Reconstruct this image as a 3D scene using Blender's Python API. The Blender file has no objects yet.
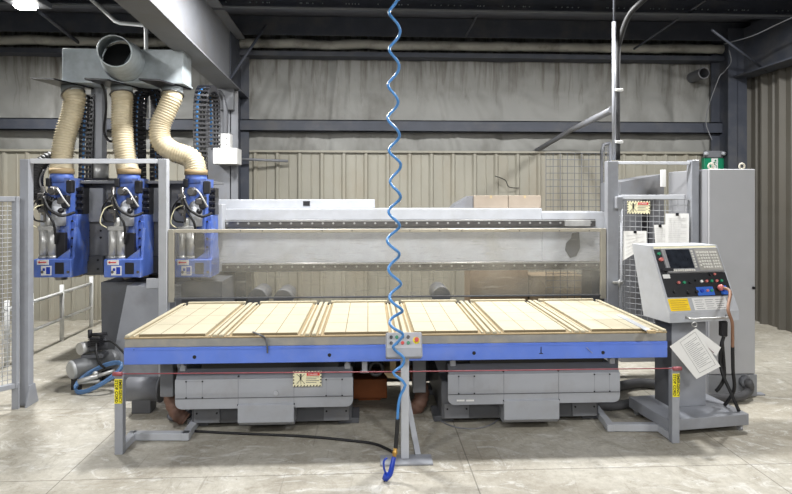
import bpy, bmesh, math, random
from mathutils import Vector, Matrix, noise
random.seed(7)
C = bpy.context.scene.collection
SC = bpy.context.scene
PI = math.pi

# ------------------------------------------------------------------ camera, world, lights, exposure
TH = math.radians(2.75); SN, CS = math.sin(TH), math.cos(TH)
EYE = 1.65; FOC = 572.0; HOR = 197.0
cam_d = bpy.data.cameras.new('camera'); cam = bpy.data.objects.new('camera', cam_d); C.objects.link(cam)
cam.location = (0, 0, EYE); cam.rotation_euler = (PI/2, 0, -TH)
cam_d.sensor_width = 36; cam_d.lens = 36*FOC/792; cam_d.shift_y = (HOR-247)/792; cam_d.clip_start = .05
SC.camera = cam

w = bpy.data.worlds.new('world'); SC.world = w; w.use_nodes = True
w.node_tree.nodes['Background'].inputs[0].default_value = (.93, .96, 1, 1)
w.node_tree.nodes['Background'].inputs[1].default_value = .21

def area(name, loc, size, power, target=None, color=(1, .995, .985), sy=None, spread=PI):
    d = bpy.data.lights.new(name, 'AREA'); d.shape = 'RECTANGLE'; d.size = size; d.size_y = sy or size
    d.energy = power; d.color = color; d.spread = spread
    o = bpy.data.objects.new(name, d); C.objects.link(o); o.location = loc
    if target: o.rotation_euler = (Vector(target)-Vector(loc)).to_track_quat('-Z', 'Y').to_euler()
    return o
area('lamp_light_rear_left', (-3.45, 5.95, 3.50), .3, 130)
area('lamp_light_rear_middle', (-.9, 5.12, 3.7), .25, 108)
area('lamp_light_rear_centre', (1.5, 5.12, 3.7), .25, 108)
area('lamp_light_rear_right', (3.9, 5.2, 3.7), .25, 110)
area('lamp_light_front_left', (-3.4, .2, 3.9), .6, 105, (-1.6, 3.7, .5))
area('lamp_light_front_middle', (.1, .2, 3.9), .6, 50, (.1, 3.3, 0))
area('lamp_light_front_right', (3.6, .2, 3.9), .6, 100, (1.8, 3.7, .5))
area('lamp_light_far', (0, -2.5, 4.0), 2.0, 150, (0, 4.2, .6))

SC.view_settings.view_transform = 'Standard'; SC.view_settings.look = 'None'
SC.view_settings.exposure = .25; SC.view_settings.gamma = 1
SC.view_settings.use_curve_mapping = False

# ------------------------------------------------------------------ helpers
def P(px, py, Y):
    """point of the place seen at (px,py) on the vertical plane at depth Y"""
    u = (px-396)/FOC; t = Y/(CS-u*SN)
    return Vector((t*(SN+u*CS), Y, EYE+(HOR-py)/FOC*t))
def F(px, py, z=0.0):
    """point at height z (below the eye) seen at (px,py)"""
    t = (EYE-z)*FOC/(py-HOR); u = (px-396)/FOC
    return Vector((t*(SN+u*CS), t*(CS-u*SN), z))
def X(px, Y): return P(px, HOR, Y).x
def Z(px, py, Y): return P(px, py, Y).z

def wm(o):
    m = Matrix.Identity(4)
    while o is not None:
        b = Matrix.Translation(o.location) @ o.rotation_euler.to_matrix().to_4x4()
        m = b @ m; o = o.parent
    return m

class MB:
    def __init__(s): s.bm = bmesh.new()
    def box(s, x0, x1, y0, y1, z0, z1, bev=0, mat=None, seg=1):
        r = bmesh.ops.create_cube(s.bm, size=1)
        vs = r['verts']
        M_ = Matrix.Translation(((x0+x1)/2, (y0+y1)/2, (z0+z1)/2)) @ Matrix.Diagonal((abs(x1-x0), abs(y1-y0), abs(z1-z0), 1))
        bmesh.ops.transform(s.bm, matrix=M_, verts=vs)
        if bev:
            es = list({e for v in vs for e in v.link_edges})
            r2 = bmesh.ops.bevel(s.bm, geom=es, offset=bev, segments=seg, affect='EDGES', clamp_overlap=True)
            vs = list({v for f in r2['faces'] for v in f.verts} | {v for v in vs if v.is_valid})
        if mat: bmesh.ops.transform(s.bm, matrix=mat, verts=[v for v in vs if v.is_valid])
        return s
    def obox(s, c, size, rot=(0, 0, 0), bev=0):
        from mathutils import Euler
        m = Matrix.Translation(c) @ Euler(rot).to_matrix().to_4x4()
        a, b, d = [q/2 for q in size]
        return s.box(-a, a, -b, b, -d, d, bev, m)
    def bar(s, p0, p1, wx, wy=None, bev=0):
        p0 = Vector(p0); p1 = Vector(p1); wy = wy or wx
        q = (p1-p0).to_track_quat('Z', 'Y').to_matrix().to_4x4()
        m = Matrix.Translation((p0+p1)/2) @ q
        L = (p1-p0).length/2
        return s.box(-wx/2, wx/2, -wy/2, wy/2, -L, L, bev, m)
    def cyl(s, p0, p1, r0, r1=None, seg=20, cap=True):
        p0 = Vector(p0); p1 = Vector(p1); r1 = r0 if r1 is None else r1
        q = (p1-p0).to_track_quat('Z', 'Y').to_matrix()
        A = []; B = []
        for i in range(seg):
            a = 2*PI*i/seg; d = q @ Vector((math.cos(a), math.sin(a), 0))
            A.append(s.bm.verts.new(p0+d*r0)); B.append(s.bm.verts.new(p1+d*r1))
        for i in range(seg):
            j = (i+1) % seg
            f = s.bm.faces.new((A[i], A[j], B[j], B[i])); f.smooth = True
        if cap:
            s.bm.faces.new(list(reversed(A))); s.bm.faces.new(B)
        return s
    def tube(s, pts, r, seg=8, cap=True, smooth_path=0, closed=False):
        pts = [Vector(p) for p in pts]
        if smooth_path: pts = spline(pts, smooth_path, closed)
        n = len(pts); rings = []
        up = None
        for i, p in enumerate(pts):
            if closed: t = pts[(i+1) % n]-pts[i-1]
            else: t = pts[min(i+1, n-1)]-pts[max(i-1, 0)]
            t.normalize()
            if up is None:
                up = Vector((0, 0, 1)) if abs(t.z) < .9 else Vector((0, 1, 0))
            a = t.cross(up); a.normalize(); b = a.cross(t); b.normalize(); up = b
            rr = r(i/(n-1), i) if callable(r) else r
            rings.append([s.bm.verts.new(p+(a*math.cos(2*PI*k/seg)+b*math.sin(2*PI*k/seg))*rr) for k in range(seg)])
        m = n if closed else n-1
        for i in range(m):
            R0 = rings[i]; R1 = rings[(i+1) % n]
            for k in range(seg):
                l = (k+1) % seg
                f = s.bm.faces.new((R0[k], R1[k], R1[l], R0[l])); f.smooth = True
        if cap and not closed:
            s.bm.faces.new(rings[0]); s.bm.faces.new(list(reversed(rings[-1])))
        return s
    def prism(s, poly, f0, f1):
        """poly: 2D points; f0/f1 map a 2D point to 3D for each end"""
        A = [s.bm.verts.new(f0(*p)) for p in poly]; B = [s.bm.verts.new(f1(*p)) for p in poly]
        n = len(poly)
        for i in range(n):
            j = (i+1) % n; s.bm.faces.new((A[i], A[j], B[j], B[i]))
        s.bm.faces.new(list(reversed(A))); s.bm.faces.new(B)
        return s
    def prism_y(s, poly, y0, y1): return s.prism(poly, lambda x, z: (x, y0, z), lambda x, z: (x, y1, z))
    def prism_x(s, poly, x0, x1): return s.prism(poly, lambda y, z: (x0, y, z), lambda y, z: (x1, y, z))
    def sphere(s, c, r, sc=(1, 1, 1), seg=14):
        m = Matrix.Translation(c) @ Matrix.Diagonal((r*sc[0], r*sc[1], r*sc[2], 1))
        res = bmesh.ops.create_uvsphere(s.bm, u_segments=seg, v_segments=max(6, seg//2+2), radius=1, matrix=m)
        for v in res['verts']:
            for f in v.link_faces: f.smooth = True
        return s
    def torus(s, c, R, r, axis=(0, 1, 0), seg=20, rs=8, sc=1.0):
        q = Vector(axis).to_track_quat('Z', 'Y').to_matrix()
        pts = [Vector(c)+q @ Vector((R*math.cos(2*PI*i/seg), R*sc*math.sin(2*PI*i/seg), 0)) for i in range(seg)]
        return s.tube(pts, r, rs, closed=True)
    def text(s, body, size, mat4, bold=0, align='CENTER'):
        cu = bpy.data.curves.new('t', 'FONT'); cu.body = body; cu.size = size; cu.align_x = align; cu.align_y = 'CENTER'
        cu.offset = bold; cu.extrude = .0008; cu.resolution_u = 2
        o = bpy.data.objects.new('t', cu); me = bpy.data.meshes.new_from_object(o)
        n0 = set(s.bm.verts); s.bm.from_mesh(me)
        bmesh.ops.transform(s.bm, matrix=mat4, verts=[v for v in s.bm.verts if v not in n0])
        bpy.data.objects.remove(o); bpy.data.curves.remove(cu); bpy.data.meshes.remove(me)
        return s
    def xf(s, m):
        bmesh.ops.transform(s.bm, matrix=m, verts=s.bm.verts[:]); return s
    def build(s, name, mat, parent=None, world=True):
        bmesh.ops.recalc_face_normals(s.bm, faces=s.bm.faces[:])
        me = bpy.data.meshes.new(name); s.bm.to_mesh(me); s.bm.free()
        if parent is not None and world: me.transform(wm(parent).inverted())
        o = bpy.data.objects.new(name, me); C.objects.link(o)
        me.materials.append(mat)
        if parent is not None: o.parent = parent
        else:   # put the origin at the object's base
            vs = [v.co for v in me.vertices]
            c = Vector((sum(v.x for v in vs)/len(vs), sum(v.y for v in vs)/len(vs), min(v.z for v in vs)))
            me.transform(Matrix.Translation(-c)); o.location = c
        return o

def spline(pts, n, closed=False):
    out = []; N = len(pts)
    rng = range(N) if closed else range(N-1)
    for i in rng:
        if closed: p0, p1, p2, p3 = pts[i-1], pts[i], pts[(i+1) % N], pts[(i+2) % N]
        else: p0, p1, p2, p3 = pts[max(i-1, 0)], pts[i], pts[i+1], pts[min(i+2, N-1)]
        for k in range(n):
            t = k/n
            out.append(.5*((2*p1)+(p2-p0)*t+(2*p0-5*p1+4*p2-p3)*t*t+(3*p1-p0-3*p2+p3)*t**3))
    if not closed: out.append(pts[-1].copy())
    return out

def tag(o, label=None, cat=None, group=None, kind=None):
    if label: o['label'] = label
    if cat: o['category'] = cat
    if group: o['group'] = group
    if kind: o['kind'] = kind
    return o
def thing(name, label, cat, loc=(0, 0, 0), rz=0, group=None):
    o = bpy.data.objects.new(name, None); C.objects.link(o); o.empty_display_size = .1
    o.location = loc; o.rotation_euler = (0, 0, rz)
    return tag(o, label, cat, group)
def struct(o): o['kind'] = 'structure'; return o
def copy_tree(o, parent=None):
    c = o.copy(); C.objects.link(c); c.parent = parent
    for ch in list(o.children): copy_tree(ch, c)
    return c

def lin(c):
    return tuple((v/255/12.92 if v/255 <= .04045 else ((v/255+.055)/1.055)**2.4) for v in c)
def mat(name, rgb, rough=.5, metal=0, var=.12, scale=6, bump=0, rgb2=None, dirt=None, dscale=2.5, damt=.5, stretch=(1, 1, 1), emit=0):
    m = bpy.data.materials.new(name); m.use_nodes = True
    nt = m.node_tree; N = nt.nodes; L = nt.links; b = N['Principled BSDF']
    c = lin(rgb); b.inputs['Roughness'].default_value = rough; b.inputs['Metallic'].default_value = metal
    tc = N.new('ShaderNodeTexCoord'); mp = N.new('ShaderNodeMapping'); mp.inputs['Scale'].default_value = stretch
    L.new(tc.outputs['Object'], mp.inputs[0])
    n = N.new('ShaderNodeTexNoise'); n.inputs['Scale'].default_value = scale; n.inputs['Detail'].default_value = 6
    L.new(mp.outputs[0], n.inputs['Vector'])
    r = N.new('ShaderNodeValToRGB'); r.color_ramp.elements[0].position = .3; r.color_ramp.elements[1].position = .7
    c2 = lin(rgb2) if rgb2 else tuple(min(1, v*(1+var)) for v in c)
    c1 = tuple(v*(1-var) for v in c) if not rgb2 else c
    r.color_ramp.elements[0].color = (*c1, 1); r.color_ramp.elements[1].color = (*c2, 1)
    L.new(n.outputs[0], r.inputs[0]); out = r.outputs[0]
    if dirt:
        n2 = N.new('ShaderNodeTexNoise'); n2.inputs['Scale'].default_value = dscale; n2.inputs['Detail'].default_value = 9; n2.inputs['Roughness'].default_value = .65
        L.new(mp.outputs[0], n2.inputs['Vector'])
        r2 = N.new('ShaderNodeValToRGB'); r2.color_ramp.elements[0].position = .48; r2.color_ramp.elements[1].position = .68
        r2.color_ramp.elements[1].color = (damt, damt, damt, 1)
        L.new(n2.outputs[0], r2.inputs[0])
        mx = N.new('ShaderNodeMixRGB'); L.new(r2.outputs[0], mx.inputs[0]); L.new(out, mx.inputs[1]); mx.inputs[2].default_value = (*lin(dirt), 1)
        out = mx.outputs[0]
    L.new(out, b.inputs['Base Color'])
    if bump:
        bp = N.new('ShaderNodeBump'); bp.inputs['Strength'].default_value = bump; bp.inputs['Distance'].default_value = .01
        L.new(n.outputs[0], bp.inputs['Height']); L.new(bp.outputs[0], b.inputs['Normal'])
    if emit:
        b.inputs['Emission Color'].default_value = (*c, 1); b.inputs['Emission Strength'].default_value = emit
    m['out'] = 1
    return m

GREY = mat('grey_machine_paint', (150, 153, 160), .42, 0, .05, 8, 0, None, (112, 110, 108), 3, .35)
LGREY = mat('light_grey_paint', (178, 181, 187), .45, 0, .05, 8, 0, None, (150, 148, 142), 3, .35)
COVER = mat('cover_grey_paint', (160, 163, 169), .45, 0, .04, 8, 0, None, (128, 124, 118), 4, .4)
CAB = mat('cabinet_grey_paint', (178, 179, 182), .4, 0, .03, 5)
DGREY = mat('dark_grey_paint', (92, 94, 99), .5, 0, .1, 6, 0, None, (70, 66, 60), 3, .5)
MGREY = mat('mid_grey_paint', (120, 122, 127), .5, 0, .08, 6, 0, None, (98, 92, 84), 3, .5)
STEELD = mat('dark_building_steel', (62, 66, 76), .6, 0, .12, 5, 0, None, (88, 86, 82), 2.5, .5)
STEELG = mat('grey_building_steel', (104, 106, 110), .6, 0, .1, 5, 0, None, (90, 88, 84), 2.5, .5)
BLUE = mat('blue_paint', (96, 128, 216), .4, 0, .05, 7, 0, None, (122, 142, 206), 5, .4)
DBLUE = mat('blue_casting_paint', (82, 112, 192), .45, 0, .12, 12, 0, None, (126, 134, 156), 11, .7)
ALU = mat('brushed_aluminium', (182, 182, 180), .38, .45, .08, 30)
STEEL = mat('machined_steel', (120, 118, 116), .3, .8, .12, 20)
GALV = mat('galvanised_steel', (172, 180, 184), .5, .3, .1, 14, 0, None, (140, 145, 146), 6, .5)
BLACK = mat('black_rubber', (24, 24, 26), .55, 0, .2, 12)
BLACKP = mat('black_plastic', (34, 34, 38), .35, 0, .15, 12)
DRUB = mat('dark_grey_hose', (74, 74, 76), .6, 0, .12, 20)
TAN = mat('tan_ribbed_hose', (196, 184, 156), .5, 0, .08, 12, 0, None, (164, 144, 108), 5, .6)
WHITE = mat('white_paint', (222, 222, 220), .45, 0, .03, 5)
PAPER = mat('white_paper', (228, 228, 226), .7, 0, .03, 10)
INK = mat('printed_ink', (92, 92, 98), .7, 0, .2, 80)
YEL = mat('yellow_label', (240, 226, 40), .5, 0, .03, 10)
YELC = mat('cream_label', (232, 226, 190), .5, 0, .03, 10)
RED = mat('red_plastic', (205, 50, 45), .4, 0, .05, 10)
GREEN = mat('green_plastic', (30, 130, 95), .4, 0, .05, 10)
CABLER = mat('dusty_red_cord', (150, 78, 84), .5, 0, .15, 20)
HOSEB = mat('blue_air_hose', (74, 134, 196), .28, 0, .08, 20)
BGUN = mat('blue_gun_plastic', (28, 62, 170), .35, 0, .08, 20)
BRASS = mat('brass', (190, 150, 80), .35, .8, .1, 20)
COPPER = mat('tan_cable_sleeve', (140, 104, 82), .5, 0, .1, 20)
BROWN = mat('dusty_brown_hose', (122, 92, 78), .6, 0, .15, 20)
ORANGE = mat('rust_orange_paint', (150, 84, 40), .6, 0, .15, 8)
CARD = mat('grey_brown_carton', (150, 138, 124), .8, 0, .06, 8)
MDF = mat('mdf_strip', (184, 176, 152), .75, 0, .06, 10, 0, None, (160, 145, 114), 5, .5)
MDFE = mat('mdf_tan_offcut', (172, 152, 116), .75, 0, .08, 12)
PIPEW = mat('white_pipe_paint', (205, 206, 204), .5, 0, .04, 8)
SCREEN = mat('dark_display_glass', (34, 38, 46), .22, 0, .35, 25)
KEY = mat('keypad_keys', (205, 203, 196), .6, 0, .05, 40)
BEZEL = mat('grey_bezel_plastic', (138, 138, 140), .45, 0, .04, 10)
GRAPH = mat('control_strip_black', (24, 25, 30), .45, 0, .2, 20)
PLAT = mat('grey_platform', (142, 142, 140), .6, 0, .08, 10, 0, None, (170, 160, 140), 5, .5)
WIRE = mat('wire_mesh_paint', (158, 160, 163), .5, 0, .05, 10)
EYEB = mat('cream_eyebolt', (214, 208, 190), .5, .2, .05, 10)
DUST = mat('wood_dust', (200, 185, 150), .95, 0, .1, 30)

# board material with the ruled grid of light grooves
def board_mat(name, rgb, line):
    m = mat(name, rgb, .7, 0, .05, 5, 0, None, tuple(int(v*.93) for v in rgb), 9, .5)
    nt = m.node_tree; N = nt.nodes; L = nt.links; b = N['Principled BSDF']
    src = b.inputs['Base Color'].links[0].from_socket
    tc = N.new('ShaderNodeTexCoord'); sp = N.new('ShaderNodeSeparateXYZ'); L.new(tc.outputs['Object'], sp.inputs[0])
    outs = []
    for ax, off, per in ((0, .08, .15), (1, .02, .29)):
        a = N.new('ShaderNodeMath'); a.operation = 'SUBTRACT'; L.new(sp.outputs[ax], a.inputs[0]); a.inputs[1].default_value = off
        d = N.new('ShaderNodeMath'); d.operation = 'DIVIDE'; L.new(a.outputs[0], d.inputs[0]); d.inputs[1].default_value = per
        f = N.new('ShaderNodeMath'); f.operation = 'FRACT'; L.new(d.outputs[0], f.inputs[0])
        l = N.new('ShaderNodeMath'); l.operation = 'LESS_THAN'; L.new(f.outputs[0], l.inputs[0]); l.inputs[1].default_value = .006/per
        outs.append(l)
    mx = N.new('ShaderNodeMath'); mx.operation = 'MAXIMUM'; L.new(outs[0].outputs[0], mx.inputs[0]); L.new(outs[1].outputs[0], mx.inputs[1])
    sc = N.new('ShaderNodeMath'); sc.operation = 'MULTIPLY'; L.new(mx.outputs[0], sc.inputs[0]); sc.inputs[1].default_value = .9
    mr = N.new('ShaderNodeMixRGB'); L.new(sc.outputs[0], mr.inputs[0]); L.new(src, mr.inputs[1]); mr.inputs[2].default_value = (*lin(line), 1)
    L.new(mr.outputs[0], b.inputs['Base Color'])
    return m
BOARD = board_mat('cream_board', (186, 178, 154), (112, 98, 72))

def clear_mat():
    m = bpy.data.materials.new('dusty_clear_plastic'); m.use_nodes = True
    nt = m.node_tree; N = nt.nodes; L = nt.links
    for n in list(N): N.remove(n)
    o = N.new('ShaderNodeOutputMaterial'); mx = N.new('ShaderNodeMixShader')
    tr = N.new('ShaderNodeBsdfTransparent'); tr.inputs[0].default_value = (.98, .975, .96, 1)
    b = N.new('ShaderNodeBsdfPrincipled'); b.inputs['Base Color'].default_value = (*lin((190, 188, 180)), 1); b.inputs['Roughness'].default_value = .5
    tc = N.new('ShaderNodeTexCoord')
    n1 = N.new('ShaderNodeTexNoise'); n1.inputs['Scale'].default_value = 1.7; n1.inputs['Detail'].default_value = 8; n1.inputs['Distortion'].default_value = 1.2
    L.new(tc.outputs['Object'], n1.inputs['Vector'])
    mp = N.new('ShaderNodeMapping'); mp.inputs['Rotation'].default_value = (0, .8, 0); mp.inputs['Scale'].default_value = (1.5, 1, 14)
    L.new(tc.outputs['Object'], mp.inputs[0])
    n2 = N.new('ShaderNodeTexNoise'); n2.inputs['Scale'].default_value = 3; n2.inputs['Detail'].default_value = 5; L.new(mp.outputs[0], n2.inputs['Vector'])
    a = N.new('ShaderNodeMapRange'); a.inputs[1].default_value = .35; a.inputs[2].default_value = .72; a.inputs[3].default_value = .06; a.inputs[4].default_value = .24; L.new(n1.outputs[0], a.inputs[0])
    c = N.new('ShaderNodeMapRange'); c.inputs[1].default_value = .58; c.inputs[2].default_value = .78; c.inputs[3].default_value = 0; c.inputs[4].default_value = .22; L.new(n2.outputs[0], c.inputs[0])
    s = N.new('ShaderNodeMath'); s.operation = 'ADD'; L.new(a.outputs[0], s.inputs[0]); L.new(c.outputs[0], s.inputs[1])
    L.new(s.outputs[0], mx.inputs[0]); L.new(tr.outputs[0], mx.inputs[1]); L.new(b.outputs[0], mx.inputs[2]); L.new(mx.outputs[0], o.inputs[0])
    return m
CLEAR = clear_mat()

def floor_mat():
    m = bpy.data.materials.new('worn_concrete'); m.use_nodes = True
    nt = m.node_tree; N = nt.nodes; L = nt.links; b = N['Principled BSDF']
    tc = N.new('ShaderNodeTexCoord')
    def noise_(sc, det, dist=0, rough=.6, stretch=None):
        n = N.new('ShaderNodeTexNoise'); n.inputs['Scale'].default_value = sc; n.inputs['Detail'].default_value = det
        n.inputs['Distortion'].default_value = dist; n.inputs['Roughness'].default_value = rough
        if stretch:
            mp = N.new('ShaderNodeMapping'); mp.inputs['Scale'].default_value = stretch; mp.inputs['Rotation'].default_value = (0, 0, .5)
            L.new(tc.outputs['Object'], mp.inputs[0]); L.new(mp.outputs[0], n.inputs['Vector'])
        else: L.new(tc.outputs['Object'], n.inputs['Vector'])
        return n
    def ramp(src, p0, c0, p1, c1):
        r = N.new('ShaderNodeValToRGB'); e = r.color_ramp.elements
        e[0].position = p0; e[1].position = p1; e[0].color = (*c0, 1) if len(c0) == 3 else c0; e[1].color = (*c1, 1)
        L.new(src, r.inputs[0]); return r
    def mix(f, a, c, mode='MIX'):
        x = N.new('ShaderNodeMixRGB'); x.blend_type = mode
        if isinstance(f, float): x.inputs[0].default_value = f
        else: L.new(f, x.inputs[0])
        L.new(a, x.inputs[1])
        if isinstance(c, tuple): x.inputs[2].default_value = (*c, 1)
        else: L.new(c, x.inputs[2])
        return x.outputs[0]
    base = ramp(noise_(.9, 10, .6, .7).outputs[0], .32, lin((152, 145, 130)), .66, lin((198, 194, 182))).outputs[0]
    fine = ramp(noise_(16, 9, 0, .85).outputs[0], .36, (.70, .69, .67), .64, (1.0, 1.0, 1.0)).outputs[0]
    col = mix(1.0, base, fine, 'MULTIPLY')
    st = ramp(noise_(1.9, 12, 1.8, .78).outputs[0], .52, (0, 0, 0), .64, (.6, .6, .6)).outputs[0]
    col = mix(st, col, lin((126, 118, 102)))
    lt = ramp(noise_(2.6, 12, 2.6, .8, (1, 2, 1)).outputs[0], .53, (0, 0, 0), .62, (.75, .75, .75)).outputs[0]
    col = mix(lt, col, lin((205, 204, 198)))
    spk = ramp(noise_(38, 3, 0, .5).outputs[0], .68, (0, 0, 0), .76, (.7, .7, .7)).outputs[0]
    col = mix(spk, col, lin((110, 100, 86)))
    # scratches: thin stretched noise
    for rz, amt in ((.6, .35), (-.5, .3), (.15, .35), (1.2, .3)):
        mp = N.new('ShaderNodeMapping'); mp.inputs['Rotation'].default_value = (0, 0, rz); mp.inputs['Scale'].default_value = (1, .035, 1)
        L.new(tc.outputs['Object'], mp.inputs[0])
        v = N.new('ShaderNodeTexNoise'); v.inputs['Scale'].default_value = 30; v.inputs['Detail'].default_value = 2; L.new(mp.outputs[0], v.inputs['Vector'])
        k = ramp(v.outputs[0], .70, (0, 0, 0), .73, (amt, amt, amt)).outputs[0]
        col = mix(k, col, lin((112, 106, 94)))
    # cracks
    vo = N.new('ShaderNodeTexVoronoi'); vo.feature = 'DISTANCE_TO_EDGE'; vo.inputs['Scale'].default_value = .75
    nd = noise_(3, 5); md = N.new('ShaderNodeMixRGB'); md.inputs[0].default_value = .12; L.new(tc.outputs['Object'], md.inputs[1]); L.new(nd.outputs['Color'], md.inputs[2])
    L.new(md.outputs[0], vo.inputs['Vector'])
    ck = ramp(vo.outputs['Distance'], .0, (.16, .16, .16), .004, (0, 0, 0)).outputs[0]
    col = mix(ck, col, lin((96, 90, 78)))
    # saw-cut joints
    sp = N.new('ShaderNodeSeparateXYZ'); L.new(tc.outputs['Object'], sp.inputs[0])
    prev = None
    for ax, pos in ((0, -1.79), (0, 2.35), (0, -5.2), (1, 4.56), (1, 3.42), (1, 7.0), (0, .62)):
        a = N.new('ShaderNodeMath'); a.operation = 'SUBTRACT'; L.new(sp.outputs[ax], a.inputs[0]); a.inputs[1].default_value = pos
        q = N.new('ShaderNodeMath'); q.operation = 'ABSOLUTE'; L.new(a.outputs[0], q.inputs[0])
        l = N.new('ShaderNodeMath'); l.operation = 'LESS_THAN'; L.new(q.outputs[0], l.inputs[0]); l.inputs[1].default_value = .004
        if prev is None: prev = l
        else:
            x = N.new('ShaderNodeMath'); x.operation = 'MAXIMUM'; L.new(prev.outputs[0], x.inputs[0]); L.new(l.outputs[0], x.inputs[1]); prev = x
    sc = N.new('ShaderNodeMath'); sc.operation = 'MULTIPLY'; L.new(prev.outputs[0], sc.inputs[0]); sc.inputs[1].default_value = .55
    col = mix(sc.outputs[0], col, lin((70, 64, 54)))
    L.new(col, b.inputs['Base Color']); b.inputs['Roughness'].default_value = .55
    bp = N.new('ShaderNodeBump'); bp.inputs['Strength'].default_value = .15; bp.inputs['Distance'].default_value = .01
    L.new(noise_(25, 6).outputs[0], bp.inputs['Height']); L.new(bp.outputs[0], b.inputs['Normal'])
    return m
def insul_mat():
    m = mat('dirty_insulation_facing', (140, 140, 136), .6, 0, .1, 1.2, 0, None, (96, 93, 86), 1.6, .55, (1, 1, .6))
    nt = m.node_tree; N = nt.nodes; L = nt.links; b = N['Principled BSDF']
    src = b.inputs['Base Color'].links[0].from_socket
    tc = N.new('ShaderNodeTexCoord'); mp = N.new('ShaderNodeMapping'); mp.inputs['Scale'].default_value = (5, 1, .35)
    L.new(tc.outputs['Object'], mp.inputs[0])
    n = N.new('ShaderNodeTexNoise'); n.inputs['Scale'].default_value = 2; n.inputs['Detail'].default_value = 10; n.inputs['Roughness'].default_value = .7; n.inputs['Distortion'].default_value = .6
    L.new(mp.outputs[0], n.inputs['Vector'])
    # streaks start at the top of the wall
    sp = N.new('ShaderNodeSeparateXYZ'); L.new(tc.outputs['Object'], sp.inputs[0])
    mr = N.new('ShaderNodeMapRange'); mr.inputs[1].default_value = .4; mr.inputs[2].default_value = 1.5; mr.inputs[3].default_value = -.1; mr.inputs[4].default_value = .16; L.new(sp.outputs[2], mr.inputs[0])
    ad = N.new('ShaderNodeMath'); L.new(n.outputs[0], ad.inputs[0]); L.new(mr.outputs[0], ad.inputs[1])
    r = N.new('ShaderNodeValToRGB'); r.color_ramp.elements[0].position = .54; r.color_ramp.elements[1].position = .74; r.color_ramp.elements[1].color = (.8, .8, .8, 1)
    L.new(ad.outputs[0], r.inputs[0])
    x = N.new('ShaderNodeMixRGB'); L.new(r.outputs[0], x.inputs[0]); L.new(src, x.inputs[1]); x.inputs[2].default_value = (*lin((78, 70, 58)), 1)
    L.new(x.outputs[0], b.inputs['Base Color'])
    return m
FLOOR = floor_mat(); INSUL = insul_mat()
PANEL = mat('cream_steel_wall_panel', (148, 145, 133), .5, 0, .06, 3, 0, None, (140, 130, 112), 2, .5, (1, 1, .5))
RPANEL = mat('dusty_shaded_wall_panel', (84, 81, 74), .55, 0, .08, 3, 0, None, (84, 78, 68), 2, .5, (1, 1, .5))  # dimness of the side wall put into the colour, darker than its own paint
ROOFM = mat('unlit_roof_facing', (84, 86, 94), .8, 0, .15, 2)  # roof's lack of light put into the dark base colour
EAVE = mat('eave_insulation', (160, 158, 150), .7, 0, .15, 4, 0, None, (80, 76, 68), 3, .7)

# ------------------------------------------------------------------ the building
BW = 7.95           # back wall depth
RW = 5.16           # right wall
m = MB(); m.box(-9, RW+.3, -4, BW+.3, -.1, 0); fl = m.build('floor', FLOOR); struct(fl)
fl.data.transform(Matrix.Translation(fl.location)); fl.location = (0, 0, 0)

# back wall: ribbed liner below, quilted insulation above
def ribbed(x0, x1, f, z0, z1, pitch=.3, depth=.03):
    mb = MB(); prof = []
    x = x0
    while x < x1:
        for dx, d in ((0, 0), (.11, 0), (.125, .008), (.135, 0), (.225, 0), (.25, 1*depth), (.28, 1*depth)):
            prof.append((x+dx*pitch/.3, d))
        x += pitch
    A = [mb.bm.verts.new(f(u, d, z0)) for u, d in prof]; B = [mb.bm.verts.new(f(u, d, z1)) for u, d in prof]
    for i in range(len(prof)-1): mb.bm.faces.new((A[i], A[i+1], B[i+1], B[i]))
    return mb
struct(ribbed(-9, RW, lambda u, d, z: (u, BW-.10-d, z), 0, 2.27).build('wall_back', PANEL))
mb = MB(); nx, nz = 560, 48; G = []
for i in range(nx+1):
    row = []
    for k in range(nz+1):
        x = -9+(RW+9)*i/nx; z = 2.27+1.63*k/nz
        seam = abs(((x+9.1) % 1.22)-.61)/.61
        zz = (z-2.27)/1.63
        bul = .05*(1-abs(2*((z-2.2) % .9)/.9-1)**3)*(1-seam**6)
        wr = .014*noise.fractal(Vector((x*3+z*3.0, z*1.2-x, 1)), 1, 2, 4)+.034*abs(noise.noise(Vector((x*5+z*4*math.sin(x*.8), z*.8, 3))))
        row.append(mb.bm.verts.new((x, BW-.02-bul-wr*1.2-.0, z)))
    G.append(row)
for i in range(nx):
    for k in range(nz):
        f = mb.bm.faces.new((G[i][k], G[i+1][k], G[i+1][k+1], G[i][k+1])); f.smooth = True
struct(mb.build('wall_back_insulation', INSUL))
m = MB(); m.box(-9, RW+.2, BW+.02, BW+.12, 0, 4.1); struct(m.build('wall_back_sheeting', STEELD))
# girts and the trim at the liner's top
gz0, gz1 = Z(400, 132, 7.75), Z(400, 120.5, 7.75)
m = MB(); m.box(-9, RW, 7.72, 7.9, gz1-.012, gz1); m.box(-9, RW, 7.72, 7.74, gz0, gz1); m.box(-9, RW, 7.72, 7.9, gz0, gz0+.012)
struct(m.build('trim_1', STEELD))
m = MB(); m.box(-9, RW, 7.80, 7.84, 2.255, 2.285); struct(m.build('trim_2', PANEL))
# eave: light insulation roll above a dark strut
m = MB()
for i in range(90):
    pass
pts = [Vector((-9+14.2*i/140, 7.72+.02*noise.noise(Vector((i*.3, 0, 0))), 3.70+.02*noise.noise(Vector((i*.21, 5, 0))))) for i in range(141)]
m.tube(pts, lambda t, i: .065+.012*noise.noise(Vector((i*.7, 1, 1))), 10); struct(m.build('trim_3', EAVE))
m = MB(); m.box(-9, RW, 7.66, 7.9, 3.53, 3.59); struct(m.build('trim_4', STEELD))
m = MB(); m.box(-9, RW+.3, -4, BW+.3, 4.02, 4.1); struct(m.build('ceiling', ROOFM))
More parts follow.
